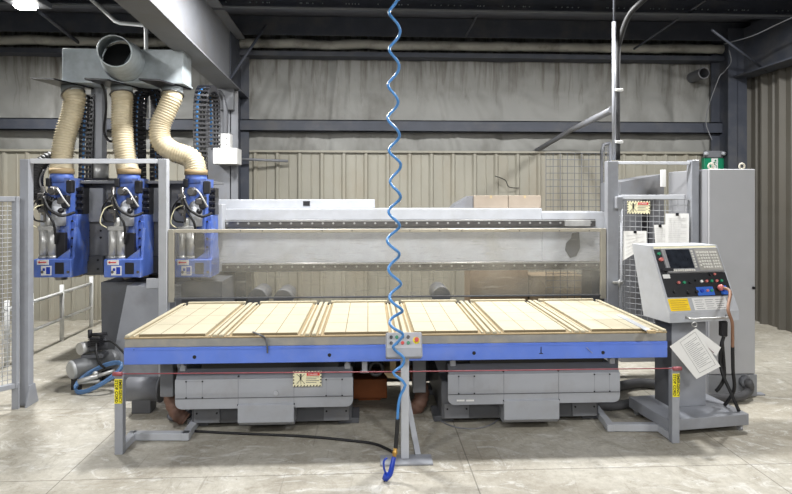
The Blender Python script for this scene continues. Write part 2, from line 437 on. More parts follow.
# purlins
for Yp, zt in ((6.45, 4.0), (5.15, 4.0), (3.85, 4.0), (2.55, 4.0), (1.25, 4.0)):
    m = MB(); zb = zt-.27
    m.box(-9, RW, Yp, Yp+.012, zb, zt); m.box(-9, RW, Yp-.075, Yp, zb, zb+.012); m.box(-9, RW, Yp, Yp+.07, zt-.012, zt)
    o = struct(m.build('trim_5', STEELD))
    m = MB(); m.box(-9, RW, Yp-.08, Yp-.075, zb-.002, zb+.022); struct(m.build('trim_5_flange', STEELG))
m = MB()
for i in range(60):
    x = -6+11*i/60+.12*math.sin(i*2.3)
    for k in range(1+i % 3): m.cyl((x+.07*k, 6.45, 3.82), (x+.07*k, 6.438, 3.82), .007, seg=6)
struct(m.build('trim_5_bolts', GALV))
# deep dark strut in front of the eave
m = MB(); m.box(-9, RW, 7.5, 7.52, 3.76, 4.0); struct(m.build('trim_6', STEELD))

# steel portal frame: rafter running toward the camera and its column
def rafter(x0, x1, name, mt_side):
    zb0, zb1 = 3.13, 2.97
    m = MB(); m.prism_x([(-3, 3.35), (7.5, 2.975), (7.5, 2.99), (-3, 3.365)], x0, x1); o = struct(m.build(name+'_flange', STEELG))
    m = MB(); xc = (x0+x1)/2; m.prism_x([(-3, 3.36), (7.5, 2.985), (7.5, 3.72), (-3, 4.0)], xc-.006, xc+.006)
    m.prism_x([(-3, 4.0), (7.5, 3.7), (7.5, 3.715), (-3, 4.02)], x0, x1); struct(m.build(name, mt_side))
rafter(-1.86, -1.60, 'trim_7', MGREY)
m = MB(); m.box(X(207, 7.2), X(238, 7.2), 7.2, 7.215, 0, 2.98); struct(m.build('trim_8', MGREY))
m = MB(); m.box(-1.72, -1.708, 7.2, 7.75, 0, 3.72); m.box(-1.83, -1.6, 7.75, 7.765, 0, 3.72)
m.box(-1.83, -1.6, 7.2, 7.75, 2.97, 2.985)
struct(m.build('trim_9', STEELD))
m = MB(); m.box(X(219, 7.15), X(234, 7.15), 7.12, 7.19, Z(225, 110, 7.15), Z(225, 88, 7.15), .004); struct(m.build('trim_10', STEELG))
# right frame column and rafter at the side wall
m = MB(); m.box(X(728.5, 7.4), X(747, 7.4), 7.4, 7.415, 0, 3.9); m.box(X(737, 7.4), X(738, 7.4), 7.4, 7.8, 0, 3.9); m.box(X(728.5, 7.4), X(747, 7.4), 7.78, 7.8, 0, 3.9); struct(m.build('trim_11', STEELD))
m = MB(); m.prism_x([(-3, 3.3), (7.5, 3.25), (7.5, 3.9), (-3, 4.0)], 5.0, 5.02); m.box(4.85, 5.12, -3, 7.5, 3.24, 3.26); struct(m.build('trim_12', STEELD))
# right wall, ribbed liner
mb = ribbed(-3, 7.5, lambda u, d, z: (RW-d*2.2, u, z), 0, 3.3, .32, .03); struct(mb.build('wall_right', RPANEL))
m = MB(); m.box(RW+.02, RW+.1, -4, BW, 0, 4.1); struct(m.build('wall_right_sheeting', STEELD))
m = MB(); m.box(-9.1, -9, -4, BW, 0, 4.1); struct(m.build('wall_left', PANEL))

# braces, rods, pipes up in the roof
def rod(name, label, cat, pts, r, mt, sm=0, group=None, seg=8):
    m = MB(); m.tube(pts, r, seg, smooth_path=sm); return tag(m.build(name, mt), label, cat, group)
rod('flange_brace', 'dark thin angle brace rising from the left steel column to the roof beam', 'brace', [P(229, 81, 7.1), P(266, 25, 7.35)], .018, STEELD)
rod('flange_brace', 'dark angle brace high on the right, nearest to the side wall', 'brace', [P(712, 30, 6.47), P(766, 71, 6.95)], .014, STEELD)
rod('sag_rod', 'long thin dark rod slanting from roof to eave right of the vertical conduit', 'rod', [P(706, 0, 6.2), P(634, 49, 7.4)], .014, STEELD)
rod('sag_rod', 'short dark rod slanting under the roof above the galvanised dust duct', 'rod', [P(40, 12, 6.5), P(79, 43, 7.7)], .022, STEELD)
rod('sag_rod', 'dark rod slanting under the roof just right of the blue coiled hose', 'rod', [P(486, 0, 6.5), P(466, 36, 7.3)], .014, STEELD)
rod('brace_pipe', 'thick grey pipe slanting across the rear girt left of the vertical conduit', 'pipe', [P(536, 151, 7.85), P(571, 130, 7.4), P(612, 110, 5.2)], .034, MGREY)
rod('roof_cable', 'thin grey cable looping beneath the roof at the far right', 'cable', [P(724, 44, 6.8), P(752, 36, 6.4), P(778, 24, 6.1), P(800, 14, 5.8)], .007, DGREY, 6)
rod('roof_cable', 'thin pale cable hanging against the right column', 'cable', [P(729, 50, 7.3), P(731, 62, 7.3), P(724, 72, 7.3), P(718, 80, 7.3), P(706, 118, 7.6), P(712, 140, 7.6)], .006, MGREY, 6)
t = thing('exhaust_stub', 'short round pipe stub poking out of the insulated wall at upper right', 'pipe', P(698, 76, 7.7))
m = MB(); a = P(704, 73, 7.55); b = P(691, 78, 7.9); m.cyl(b, a, .075, seg=20, cap=False); m.cyl(b, a, .068, seg=20, cap=False); m.build('pipe', DGREY, t)
m = MB(); m.torus(a, .072, .008, (a-b)); m.build('rim', MGREY, t)

# insulation film flap and lamps
lp = P(25, 11, 5.95)
t = thing('high_bay_lamp', 'lit white lamp hanging below the dark roof at upper left', 'lamp', (-3.45, 5.95, 3.5))
m = MB(); m.box(-3.62, -3.28, 5.8, 6.1, 3.60, 3.66, .006); m.build('housing', DGREY, t)
EM = mat('lit_lamp_diffuser', (255, 252, 245), .4, 0, 0, 5, emit=20)
m = MB(); m.box(-3.56, -3.36, 5.89, 6.01, 3.55, 3.60, .02, seg=3); m.build('diffuser', EM, t)
m = MB(); m.cyl((-3.55, 5.95, 3.65), (-3.55, 5.95, 3.99), .008); m.cyl((-3.35, 5.95, 3.65), (-3.35, 5.95, 3.99), .008); m.build('hanger', STEELD, t)

# vertical conduit with junction tags above the right fence post
t = thing('vertical_conduit', 'silver vertical conduit rising from the right fence post to the roof', 'conduit', P(614, 161, 5.16))
m = MB(); a = P(614, 160, 5.18); m.cyl(a, (a.x, a.y, P(614, 22, 5.18).z), .018); m.build('pipe', GREY, t)
for y in (90, 142):
    m = MB(); q = P(619, y, 5.16); m.obox(q, (.07, .03, .025), (0, 0, 0), .004); m.build('clamp', WHITE, t)
m = MB(); top = P(614, 24, 5.18); m.tube([top, Vector((top.x, top.y, 4.01))], .010, 8); m.build('threaded_rod', STEELD, t)
rod('power_cable', 'thick black cable arching from the roof down behind the vertical conduit', 'cable', [P(617.5, 160, 5.24), P(617.5, 62, 5.24), P(620, 40, 5.2), P(628, 17, 5.1), P(640, 3, 5.0), P(662, -14, 4.9), P(690, -30, 4.8)], .026, BLACK, 7)

rod('air_drop_pipe', 'thin white air pipe dropping from the roof between two tan hoses', 'pipe', [P(147, 118, 5.9), P(146, 30, 5.9), P(144, 25, 5.9), P(120, 23, 5.9), P(115, 21, 5.9), P(88, -4, 5.9)], .02, PIPEW)

# exit sign and lamp unit on the back wall
t = thing('exit_sign', 'green running-man emergency exit sign below a grey twin lamp unit', 'exit sign', P(713, 171, 7.7))
m = MB(); a = P(703.5, 170, 7.7); b = P(723.5, 158, 7.7); m.box(a.x, b.x, 7.68, 7.75, a.z, b.z, .006); m.build('sign_box', GREEN, t)
m = MB(); cx = (a.x+b.x)/2; cz = (a.z+b.z)/2; h = b.z-a.z
def disc_y(m, cx, y, cz, r): m.cyl((cx, y, cz), (cx, y-.004, cz), r, seg=12)
m.box(cx-.045, cx+.045, 7.672, 7.678, cz-.075, cz+.075); m.build('pictogram_panel', WHITE, t)
m = MB(); disc_y(m, cx+.01, 7.672, cz+.045, .013)
for p, q in (((.0, .03), (-.008, -.005)), ((-.008, -.005), (.022, -.025)), ((.022, -.025), (.018, -.055)), ((-.008, -.005), (-.02, -.035)), ((-.02, -.035), (-.04, -.04)), ((0, .025), (.026, .008)), ((0, .025), (-.026, .012))):
    m.bar((cx+p[0], 7.67, cz+p[1]), (cx+q[0], 7.67, cz+q[1]), .012, .004)
m.build('running_figure', GREEN, t)
m = MB(); a2 = P(705, 158, 7.7); b2 = P(722, 151, 7.7); m.box(a2.x, b2.x, 7.66, 7.76, a2.z, b2.z, .012); m.build('lamp_unit', MGREY, t)
for px in (706, 724):
    m = MB(); q = P(px, 153.5, 7.62); m.sphere(q, .035, (1, .8, .8)); m.build('lamp_head', LGREY, t)

# ------------------------------------------------------------------ white pipe railing at rear left
t = thing('pipe_railing', 'low white pipe railing in the rear left corner behind the compressor', 'railing', (-3.52, 6.8, 0))
m = MB(); m.tube([(-3.52, 5.7, .55), (-3.52, 7.45, .55)], .02); m.build('rail', PIPEW, t)
m = MB(); m.tube([(-3.52, 5.7, .25), (-3.52, 7.45, .25)], .018); m.build('rail', PIPEW, t)
for y in (5.75, 6.15, 6.75, 7.45):
    m = MB(); m.cyl((-3.52, y, 0), (-3.52, y, .64), .024); m.build('post', PIPEW, t)

# ------------------------------------------------------------------ the router table
t = thing('router_table', 'long flat machine table with blue front beam and grey bed', 'machine table', (.22, 3.85, .54))
TX0, TX1, TY0, TY1 = -1.612, 2.06, 3.85, 5.03
m = MB(); m.box(TX0, TX1, TY0, TY0+.1, .543, .655, .004); m.box(TX0, TX0+.1, TY0+.1, TY1, .57, .655, .003); m.box(TX1-.1, TX1, TY0+.1, TY1, .57, .655, .003)
m.build('front_beam', BLUE, t)
m = MB(); m.box(TX0+.01, TX1-.01, TY0-.004, TY0, .638, .644); m.build('beam_lip', BLUE, t)
m = MB(); m.box(TX0+.004, TX1-.004, TY0+.006, TY1, .655, .712, .003); m.build('bed', PLAT, t)
m = MB(); m.box(TX0+.12, TX1-.12, TY0+.12, TY1-.05, .6, .655); m.build('underframe', DGREY, t)
for px, py in ((194.5, 357), (329.5, 355), (474, 353), (603, 352.5), (134.0, 350)):
    q = P(px, py, TY0); m = MB(); m.cyl((q.x, TY0+.001, q.z), (q.x, TY0-.003, q.z), .012 if px != 134 else .005, seg=14); m.build('bolt_hole', BLACK, t)
m = MB(); m.box(X(345, 4.97), X(447, 4.97), 4.95, 5.0, .05, .6); m.build('added_shade_panel', DGREY, t)  # added dark sheet standing in for the deep shade between the bases
m = MB(); q = P(541, 350, TY0); m.box(q.x-.003, q.x+.003, TY0-.002, TY0, q.z-.022, q.z+.022); m.box(q.x-.013, q.x+.013, TY0-.002, TY0, q.z-.026, q.z-.021); m.build('index_mark', BLACKP, t)
m = MB(); q = P(589, 350, TY0); m.bar((q.x-.02, TY0-.001, q.z+.02), (q.x+.02, TY0-.001, q.z-.02), .025, .002); m.build('scuff_mark', LGREY, t)
BASEP = mat('tan_base_board', (158, 140, 108), .8, 0, .08, 12)
# boards
def board(first=False):
    b = thing('spoil_board', '', 'board', group='routing boards on the table')
    W = .612
    mm = MB(); mm.box(.002, W-.002, 0, 1.14, 0, .009, .001); mm.build('base_plate', BASEP, b)
    mm = MB(); mm.box(.088, W-.088, .025, 1.09, .009, .027, .003); mm.build('raised_panel', BOARD, b)
    for x0, x1 in ((.008, .036), (W-.036, W-.008)):
        mm = MB(); mm.box(x0, x1, -.002, 1.13, .009, .025, .003); mm.build('edge_strip', MDF, b)
    for x0 in (.052, W-.066):
        mm = MB(); mm.box(x0, x0+.014, .012, 1.12, .0085, .019, .003); mm.build('seal_strip', MDF, b)
    for x0 in (.03, W-.075):
        mm = MB(); mm.box(x0, x0+.04, 1.095, 1.125, .009, .02, .002); mm.build('notch_pad', BLACK, b)
    return b
b0 = board()
labs = ['pale routing board at the far left end of the table', 'pale routing board second from the left end, with a dark wire tail on it',
        'pale routing board just left of the blue hose', 'pale routing board just right of the blue hose',
        'pale routing board second from the right end of the table', 'pale routing board at the right end with a grey strip and tan sheet']
for i in range(6):
    b = b0 if i == 0 else copy_tree(b0)
    b.location = (TX0+.0+.612*i, 3.852, .7125); b['label'] = labs[i]
m = MB()
for i in range(6):
    m.box(TX0+.612*i+.06, TX0+.612*i+.55, 4.995, 5.025, .7125, .745, .003)
    for dx in (.0, .565): m.box(TX0+.612*i+dx+.01, TX0+.612*i+dx+.04, 4.995, 5.02, .7125, .735, .003)
tag(m.build('rear_batten', MDF), 'cream batten strip along the rear edge of the table behind the boards', 'batten')
m = MB(); x0 = TX0+.612*5; m.box(x0+.09, x0+.52, 3.875, 4.28, .7368, .7385); tag(m.build('tan_sheet', MDFE), 'thin tan sheet covering the front half of the right-end board', 'sheet')
t = thing('straightedge', 'grey metal straightedge with a tan end lying on the right-end board', 'straightedge', P(634, 324, 4.1))
a = Vector((F(619, 315, .742))); b = Vector((F(650, 331, .742)))
m = MB(); m.bar(a, b, .045, .006); m.build('blade', LGREY, t)
m = MB(); d = (b-a).normalized(); m.bar(b, b+d*.035+Vector((.0, 0, 0)), .05, .02, .002); m.build('end_block', MDFE, t)
rod('wire_tail', 'short dark wire hanging over the table front on the second board', 'wire', [F(253, 332, .742), F(260, 335, .745), P(265, 338, 3.84), P(267, 345, 3.835), P(267.5, 353, 3.835)], .006, DGREY, 6)

# ------------------------------------------------------------------ the two bases below
def table_base(px0, px1, ytop, ybot, cx0, cx1, cyb, bx0, bx1, label):
    Yf = 3.97
    x0, x1 = X(px0, Yf), X(px1, Yf); zt, zb = Z((px0+px1)/2, ytop, Yf), Z((px0+px1)/2, ybot, Yf)
    c0, c1 = X(cx0, Yf-.05), X(cx1, Yf-.05); zc = Z((cx0+cx1)/2, cyb, Yf-.05)
    t = thing('table_base', label, 'machine base', ((x0+x1)/2, Yf, 0), 0, 'covered machine bases below the table')
    # front cover with rounded lower corners and a laid-back upper part
    r = .045; zk = zt-.06
    pts = [(x0, zk)]
    for k in range(5): a = PI+PI/2*k/4; pts.append((x0+r+r*math.cos(a), zb+r+r*math.sin(a)))
    for k in range(5): a = 1.5*PI+PI/2*k/4; pts.append((x1-r+r*math.cos(a), zb+r+r*math.sin(a)))
    pts.append((x1, zk))
    m = MB(); m.prism_y(pts, Yf, Yf+.02); m.build('front_cover', COVER, t)
    m = MB(); m.prism_x([(Yf, zk), (Yf+.05, zt), (Yf+.07, zt), (Yf+.02, zk)], x0+.005, x1-.005); m.build('sloped_cover', MGREY, t)
    m = MB(); m.box(x0+.002, x1-.002, Yf-.0025, Yf, zb+.07, zb+.0745); m.build('cover_seam', DGREY, t)
    m = MB(); zcc = zb+.012
    m.prism_x([(Yf-.002, zcc+.02), (Yf-.014, zcc+.012), (Yf-.014, zc), (Yf+.03, zc-.034), (Yf+.15, zc-.034), (Yf+.15, zcc+.02)], c0, c1); m.build('centre_hood', COVER, t)
    m = MB(); m.box(c0-.001, c0+.0015, Yf-.002, Yf, zb+.02, zk); m.box(c1-.001, c1+.001, Yf-.002, Yf, zb+.02, zk)
    m.build('panel_joint', MGREY, t)
    # small hatches
    for s in (0, 1):
        hx0 = x0+.075 if s == 0 else x1-.185; m = MB()
        w_ = .003
        for a0, a1, b0_, b1 in ((hx0, hx0+.11, zk-.012, zk-.012+w_), (hx0, hx0+.11, zb+.078, zb+.078+w_), (hx0, hx0+w_, zb+.08, zk-.01), (hx0+.11-w_, hx0+.11, zb+.08, zk-.01)):
            m.box(a0, a1, Yf-.002, Yf, b0_, b1)
        m.build('hatch', GREY, t)
        for sx in (0, .11):
            for sz in (zk-.012, zb+.078):
                m = MB(); m.cyl((hx0+sx, Yf, sz), (hx0+sx, Yf-.004, sz), .0055, seg=8); m.build('screw', BLACK, t)
    for sx in (c0, c1):
        for sz in (zt-.045, zb+.025):
            yy = Yf+.012 if sz > zk else Yf
            m = MB(); m.cyl((sx, yy+.01, sz), (sx, yy-.006, sz), .0065, seg=8); m.build('screw', BLACK, t)
    for sx in (x0+.04, x1-.04):
        m = MB(); m.box(sx-.02, sx+.02, Yf+.03, Yf+.06, zt-.01, zt+.03, .004); m.cyl((sx, Yf+.03, zt+.03), (sx, Yf+.03, zt+.045), .012, seg=10); m.build('lug', LGREY, t)
    # body
    b0_, b1 = X(bx0, 4.15), X(bx1, 4.15)
    m = MB(); m.box(b0_, b1, 4.12, 4.95, .04, zb+.12, .008); m.build('lower_body', DGREY, t)
    m = MB(); m.box(x0+.03, x1-.03, Yf+.07, 4.95, zb+.05, zt-.02); m.build('upper_body', DGREY, t)
    m = MB(); m.box(x0+.16, x1-.1, Yf+.05, Yf+.25, zt-.005, .541, .004); m.build('bellows', BLACK, t)
    for s in (0, 1):
        fx = b0_-.05 if s == 0 else b1-.1
        m = MB(); m.box(fx, fx+.15, 4.18, 4.4, 0, .04, .004); m.build('foot', DGREY, t)
        m = MB(); m.box(fx, fx+.15, 4.75, 4.95, 0, .04, .004); m.build('foot', DGREY, t)
        m = MB(); px_ = b0_+.02 if s == 0 else b1-.2
        m.box(px_, px_+.18, 4.105, 4.12, .05, .155, .003); m.build('end_plate', MGREY, t)
        for sx in (.02, .16):
            m = MB(); m.cyl((px_+sx, 4.106, .12), (px_+sx, 4.1, .12), .007, seg=8); m.build('screw', BLACK, t)
    return t, Yf, x0, x1, zt, zb, c0, c1
tl = table_base(175, 353, 370, 408, 236.5, 293, 424.5, 193, 352, 'grey covered machine base under the left half of the blue table, with a warning sticker')
tr = table_base(448, 620, 365, 403.5, 505.5, 561, 421.5, 441, 597, 'grey covered machine base under the right half of the blue table')
m = MB(); q = P(283-7, 393, 3.967); m.cyl((q.x, 3.97, q.z), (q.x, 3.962, q.z), .016, seg=16); m.build('cap', LGREY, tl[0])
for px in (461, 470.5):
    q = P(px, 400.5, 3.967); m = MB(); m.box(q.x-.03, q.x+.025, 3.966, 3.969, q.z-.006, q.z+.006); m.build('label_strip', WHITE, tr[0])

def warn_sign(name, t, x0, x1, z0, z1, y, top=True):
    """striped-border safety sign: walking-figure mark, red band, lines of print"""
    par = t
    m = MB(); m.box(x0, x1, y-.003, y, z0, z1); s = m.build(name, YELC, par) if par is not None else None
    return s
def sign_details(s, x0, x1, z0, z1, y, wd=True):
    W_ = x1-x0; H = z1-z0; b = H*.09
    m = MB(); n = int(W_/(b*2.1))
    for i in range(n):
        xx = x0+W_*(i+.25)/n
        for zz in (z0, z1-b): m.prism_y([(xx, zz), (xx+b*.8, zz), (xx+b*1.3, zz+b), (xx+b*.5, zz+b)], y-.0045, y-.003)
    k = int(H/(b*2.1))
    for i in range(1, k):
        zz = z0+H*i/k
        for xx in (x0, x1-b): m.box(xx, xx+b, y-.0045, y-.003, zz, zz+b*.8)
    m.build('border_stripes', BLACKP, s, wd)
    m = MB(); m.box(x0+W_*.48, x1-b*1.3, y-.005, y-.003, z1-H*.3, z1-H*.12); m.build('red_band', RED, s, wd)
    m = MB(); m.text('DANGER', H*.15, Matrix.Translation((x0+W_*.7, y-.0055, z1-H*.21)) @ Matrix.Rotation(PI/2, 4, 'X')); m.build('heading', WHITE, s, wd)
    m = MB()
    for i in range(4):
        zz = z1-H*(.4+.12*i); m.box(x0+W_*.46, x1-b*1.6-(.1*W_ if i % 2 else 0), y-.0045, y-.003, zz, zz+H*.03)
    m.build('print_lines', INK, s, wd)
    m = MB(); cx, cz = x0+W_*.27, (z0+z1)/2; h = H*.34
    m.cyl((cx, y-.003, cz+h*.75), (cx, y-.0055, cz+h*.75), h*.2, seg=10)
    for p, q, w_ in (((0, .5), (0, -.1), .3), ((-.75, .95), (0, .25), .18), ((.75, .95), (0, .25), .18), ((0, .0), (-.75, -.95), .22), ((0, 0), (.8, -.95), .16), ((0, 0), (.05, -1), .14)):
        m.bar((cx+p[0]*h, y-.0042, cz+p[1]*h), (cx+q[0]*h, y-.0042, cz+q[1]*h), w_*h, .002)
    m.build('figure_mark', BLACKP, s, wd)
q0, q1 = P(293, 386.5, 3.96), P(321.5, 370.8, 3.96)
m = MB(); m.box(q0.x, q1.x, 3.957, 3.965, q0.z, q1.z); s = m.build('warning_sticker', YELC, tl[0]); sign_details(s, q0.x, q1.x, q0.z, q1.z, 3.96)

# things between the bases
m = MB(); q = P(352, 395, 4.6); q2 = P(387, 379, 4.6); m.box(q.x, q2.x, 4.6, 4.9, 0.03, q2.z, .005); m.box(q.x+.05, q2.x-.05, 4.65, 4.85, 0, .03)
tag(m.build('rust_coloured_box', ORANGE), 'dim rust-orange box on the floor between the two grey machine bases', 'box')
t = thing('vacuum_hose', 'dusty brown hose curving down under the table right of the centre pole', 'hose', F(420, 416))
m = MB(); m.tube([P(416, 366, 4.4), P(418, 378, 4.4), P(422, 392, 4.38), P(419, 404, 4.36), P(412, 411, 4.4)], lambda u, i: .055+.004*math.sin(i*1.6), 14, smooth_path=10); m.build('hose', BROWN, t)
m = MB(); a, b = P(413, 393, 4.2), P(426, 371, 4.2); m.box(a.x, b.x, 4.2, 4.26, a.z, .56, .004); tag(m.build('junction_box', MGREY), 'small plain grey box hanging under the blue beam right of the centre pole', 'box')
t = thing('cable_bundle_ring', 'black cable loop hanging under the blue beam left of the centre pole', 'cable'); 
t.location = P(376, 370, 4.0); m = MB(); m.torus(P(376, 368.5, 4.0), .045, .013, (0, 1, 0)); m.build('loop', BLACK, t)
m = MB(); m.cyl(P(376, 362, 4.0), (P(376, 362, 4.0).x, 4.0, .575), .008); m.build('tie', BLACK, t)
m = MB(); q = P(364.5, 369, 3.98); m.box(q.x-.018, q.x+.02, 3.96, 4.01, q.z-.02, .545, .004); m.box(q.x-.03, q.x+.03, 3.97, 4.0, q.z-.025, q.z-.012, .002); tag(m.build('air_valve', LGREY), 'small pale air valve under the blue beam left of the black cable loop', 'valve')
m = MB(); m.prism_y([(P(384, 373, 4.05).x, P(384, 373, 4.05).z), (P(402, 373, 4.05).x, P(402, 373, 4.05).z), (P(402, 379, 4.05).x, P(402, 379, 4.05).z), (P(388, 378, 4.05).x, P(388, 378, 4.05).z)], 4.05, 4.5)
m.box(P(390, 370, 4.1).x, P(396, 370, 4.1).x, 4.1, 4.14, P(390, 374, 4.1).z, .6)
tag(m.build('tan_bracket', MDFE), 'tan angled plate under the table directly behind the centre pole', 'bracket')
m = MB(); m.prism_y([(P(428, 0, 4.3).x, .55), (P(447, 0, 4.3).x, .55), (P(447, 0, 4.3).x, .30), (P(441, 0, 4.3).x, .28)], 4.3, 4.34); tag(m.build('gusset_plate', MGREY), 'grey triangular gusset plate beside the left end of the right machine base', 'bracket')

# hose and drum at far left under table
t = thing('dust_hose', 'dusty brown hose bending to the floor beside the left end of the left machine base', 'hose', F(178, 424))
m = MB(); m.tube([P(170, 363, 4.35), P(171, 380, 4.3), P(171, 398, 4.28), P(177, 413, 4.26), P(186, 420, 4.26)], lambda u, i: .05+.003*math.sin(i*1.6), 14, smooth_path=10); m.build('hose', BROWN, t)
m = MB(); q = F(180, 419, .0); m.torus((q.x, q.y, .07), .065, .018, (.3, -.2, 1)); m.torus((q.x, q.y, .03), .075, .018, (0, 0, 1)); m.build('coupling_ring', DGREY, t)
t = thing('grey_drum', 'grey cylindrical housing lying under the left end of the table', 'housing', P(146, 404, 4.5))
m = MB(); a = P(128, 389, 4.5); b = P(160, 389, 4.5); m.cyl(a, b, .09, seg=24); m.build('shell', MGREY, t)
m = MB(); m.cyl(b, b+Vector((.015, 0, 0)), .10, seg=24); m.build('flange', DGREY, t)
m = MB(); m.box(a.x+.05, b.x-.05, 4.44, 4.56, 0, a.z-.07, .004); m.build('stand', DGREY, t)
m = MB(); q = P(161, 372, 4.15); q2 = P(174, 396, 4.15); m.box(q.x, q2.x, 4.13, 4.2, q2.z, .57, .004); tag(m.build('bracket_plate', MGREY), 'grey bracket plate hanging beneath the table left of the brown hose', 'bracket')

rod('floor_cable', 'thin black cable trailing on the floor in front of the left machine base', 'cable', [F(192, 431, .01), F(230, 433, .01), F(300, 436, .01), F(345, 440, .01), F(375, 444, .01), F(393, 452, .012)], .009, BLACK, 8)
rod('floor_cable', 'thin pale cable looping on the floor in front of the right machine base', 'cable', [F(441, 421, .006), F(455, 427, .006), F(475, 428.5, .006), F(492, 424, .006), F(504, 414, .006)], .005, MGREY, 8)

# ------------------------------------------------------------------ trip cord, its posts
def cord_post(px, pyb, foot, label, zt):
    b = F(px, pyb); t = thing('cord_post', label, 'post', b, 0, 'yellow-stickered cord posts')
    m = MB(); m.box(b.x-.026, b.x+.026, b.y, b.y+.05, 0, zt, .003); m.build('post', GREY, t)
    pts = [Vector((b.x, b.y+.05, 0))]+[F(*p) for p in foot]
    for i in range(len(pts)-1):
        a, c = pts[i].copy(), pts[i+1].copy(); a.z = c.z = .03
        d = (c-a).normalized()*.028
        m = MB(); m.bar(a-(d if i else d*0), c+d, .05, .05, .003); m.build('foot_bar', LGREY, t)
    m = MB(); z0, z1 = zt-.185, zt-.03; m.box(b.x-.024, b.x+.024, b.y-.003, b.y, z0, z1, 0); s = m.build('yellow_sticker', YEL, t)
    R = Matrix.Rotation(PI/2, 4, 'X'); R2 = Matrix.Rotation(PI/2, 4, 'Y')
    m = MB()
    for txt, dx, sg in (('STOP CORD', -.012, 1), ('EMERGENCY', .012, 1)):
        m.text(txt, .026, Matrix.Translation((b.x+dx, b.y-.004, (z0+z1)/2)) @ R2 @ R, .0004)
    m.build('lettering', BLACKP, s)
    m = MB(); m.cyl((b.x-.028, b.y-.015, zt+.008), (b.x+.028, b.y-.015, zt+.008), .013, seg=10); m.box(b.x-.02, b.x+.02, b.y-.02, b.y+.02, zt-.005, zt+.004, .002); m.build('switch', CABLER, t)
    return b
bl = cord_post(118.5, 455, [(133, 440), (186, 440), (200, 420)], 'grey floor post with yellow sticker holding the red cord at the left', .515)
br = cord_post(676, 443.5, [(659, 431), (610, 431), (596, 413)], 'grey floor post with yellow sticker holding the red cord beside the operator console', .498)
rod('trip_cord', 'thin red emergency trip cord stretched across the machine front', 'cord', [(bl.x+.02, bl.y-.015, .523), (.2, (bl.y+br.y)/2-.015, .512), (br.x-.02, br.y-.015, .508)], .0036, CABLER)

# ------------------------------------------------------------------ centre button station
bb = F(406, 462)
t = thing('button_station', 'grey push-button station on a pole standing before the table centre', 'control stand', (bb.x, 3.56, 0))
m = MB(); a = F(380.5, 466.5); b = F(433.5, 466.5); m.box(a.x, b.x, a.y, a.y+.13, 0, .012, .002); m.build('base_plate', GREY, t)
px0, px1 = X(401, 3.58), X(409, 3.58)
m = MB(); m.box(px0, px1, 3.57, 3.62, .012, .69, .003); m.build('pole', LGREY, t)
m = MB(); m.bar((px1+.06, 3.62, .015), (px1+.0, 4.1, .33), .035, .012); m.build('brace', LGREY, t)
cx = (X(386.5, 3.5)+X(422, 3.5))/2
TM = Matrix.Translation((cx, 3.5, .665)) @ Matrix.Rotation(math.radians(-22), 4, 'X')
m = MB(); m.box(-.112, .112, -.02, .07, 0, .15, .006); m.xf(TM); bx = m.build('button_box', GREY, t)
m = MB(); m.box(-.105, .105, -.0225, -.02, .055, .145); m.xf(TM); m.build('label_plate', LGREY, bx)
for i in range(4):
    for j in range(2):
        c = (-.08+.035*i, -.0225, .12-.035*j)
        m = MB(); m.cyl(c, (c[0], -.034, c[2]), .0105, seg=12); m.xf(TM); m.build('push_button', [BLACKP, GREEN, BLACKP, BLACKP, BLACKP, BLACKP, RED, GREEN][i+4*j], bx)
m = MB(); m.cyl((.075, -.0225, .1), (.075, -.026, .1), .021, seg=18); m.xf(TM); m.build('emergency_collar', YEL, bx)
m = MB(); m.cyl((.075, -.026, .1), (.075, -.05, .1), .010, seg=12); m.cyl((.075, -.05, .1), (.075, -.06, .1), .014, seg=16); m.xf(TM); m.build('emergency_button', RED, bx)

# ------------------------------------------------------------------ coiled blue air hose with blow gun
t = thing('coiled_air_hose', 'bright blue coiled air hose hanging from the roof with a blow gun at its end', 'air hose', F(385, 484))
YH = 3.35
def hy(y):  # pixel rows of the coil's swing
    return y
pts = []
rights = [-5, 31, 68, 102, 135, 166, 197, 226, 255, 284, 311, 334]
N_ = 14
for i in range(len(rights)-1):
    y0, y1 = rights[i], rights[i+1]
    for k in range(N_):
        s = k/N_; y = y0+(y1-y0)*s; a = 2*PI*s
        cx_ = 393.5+ (y/340)*1.5 + 1.2*math.sin(y*.045)
        amp = (5.6+.3*math.sin(i*2.1)) * (.9+.2*(i/10))
        c = P(cx_, y, YH); R_ = amp*YH/FOC
        pts.append(Vector((c.x+R_*math.cos(a), YH+R_*math.sin(a), c.z)))
top = pts[0]
pts = [Vector((top.x-.05, YH+.1, 4.0)), Vector((top.x-.06, YH+.05, 3.6)), Vector((top.x-.04, YH-.02, 3.2))]+pts
YB = 3.40
pts += [P(403, 336, YH-.02), P(397, 343, YB-.04), P(393, 347, YB-.04), P(397, 352, YB), P(404, 358, YB), P(402, 366, YB), P(393, 372.5, YB), P(399, 378, YB), P(405.5, 385, YB), P(401, 394, YB), P(398.5, 405, YB), P(397.5, 420, 3.38)]
m = MB(); m.tube(spline(pts, 2), .0085, 8); m.build('hose', HOSEB, t)
m = MB(); m.tube([P(397.5, 419, 3.38), P(397, 430, 3.38), P(396, 443, 3.37), P(395.5, 449, 3.36)], .0125, 8, smooth_path=5); m.build('strain_relief', BLACK, t)
m = MB(); m.cyl(P(395.5, 448, 3.36), P(394, 458, 3.35), .012, seg=8); m.cyl(P(395.2, 451, 3.358), P(394.8, 454, 3.355), .016, seg=6); m.build('brass_fitting', BRASS, t)
g = MB(); g.tube([P(394, 457, 3.35), P(392, 466, 3.33), P(390, 474, 3.32), P(385, 479, 3.32)], lambda u, i: .013+.005*u, 10, smooth_path=5)
g.tube([P(385, 479, 3.32), P(387, 474, 3.31)], .018, 10); gun = g.build('blow_gun', BGUN, t)
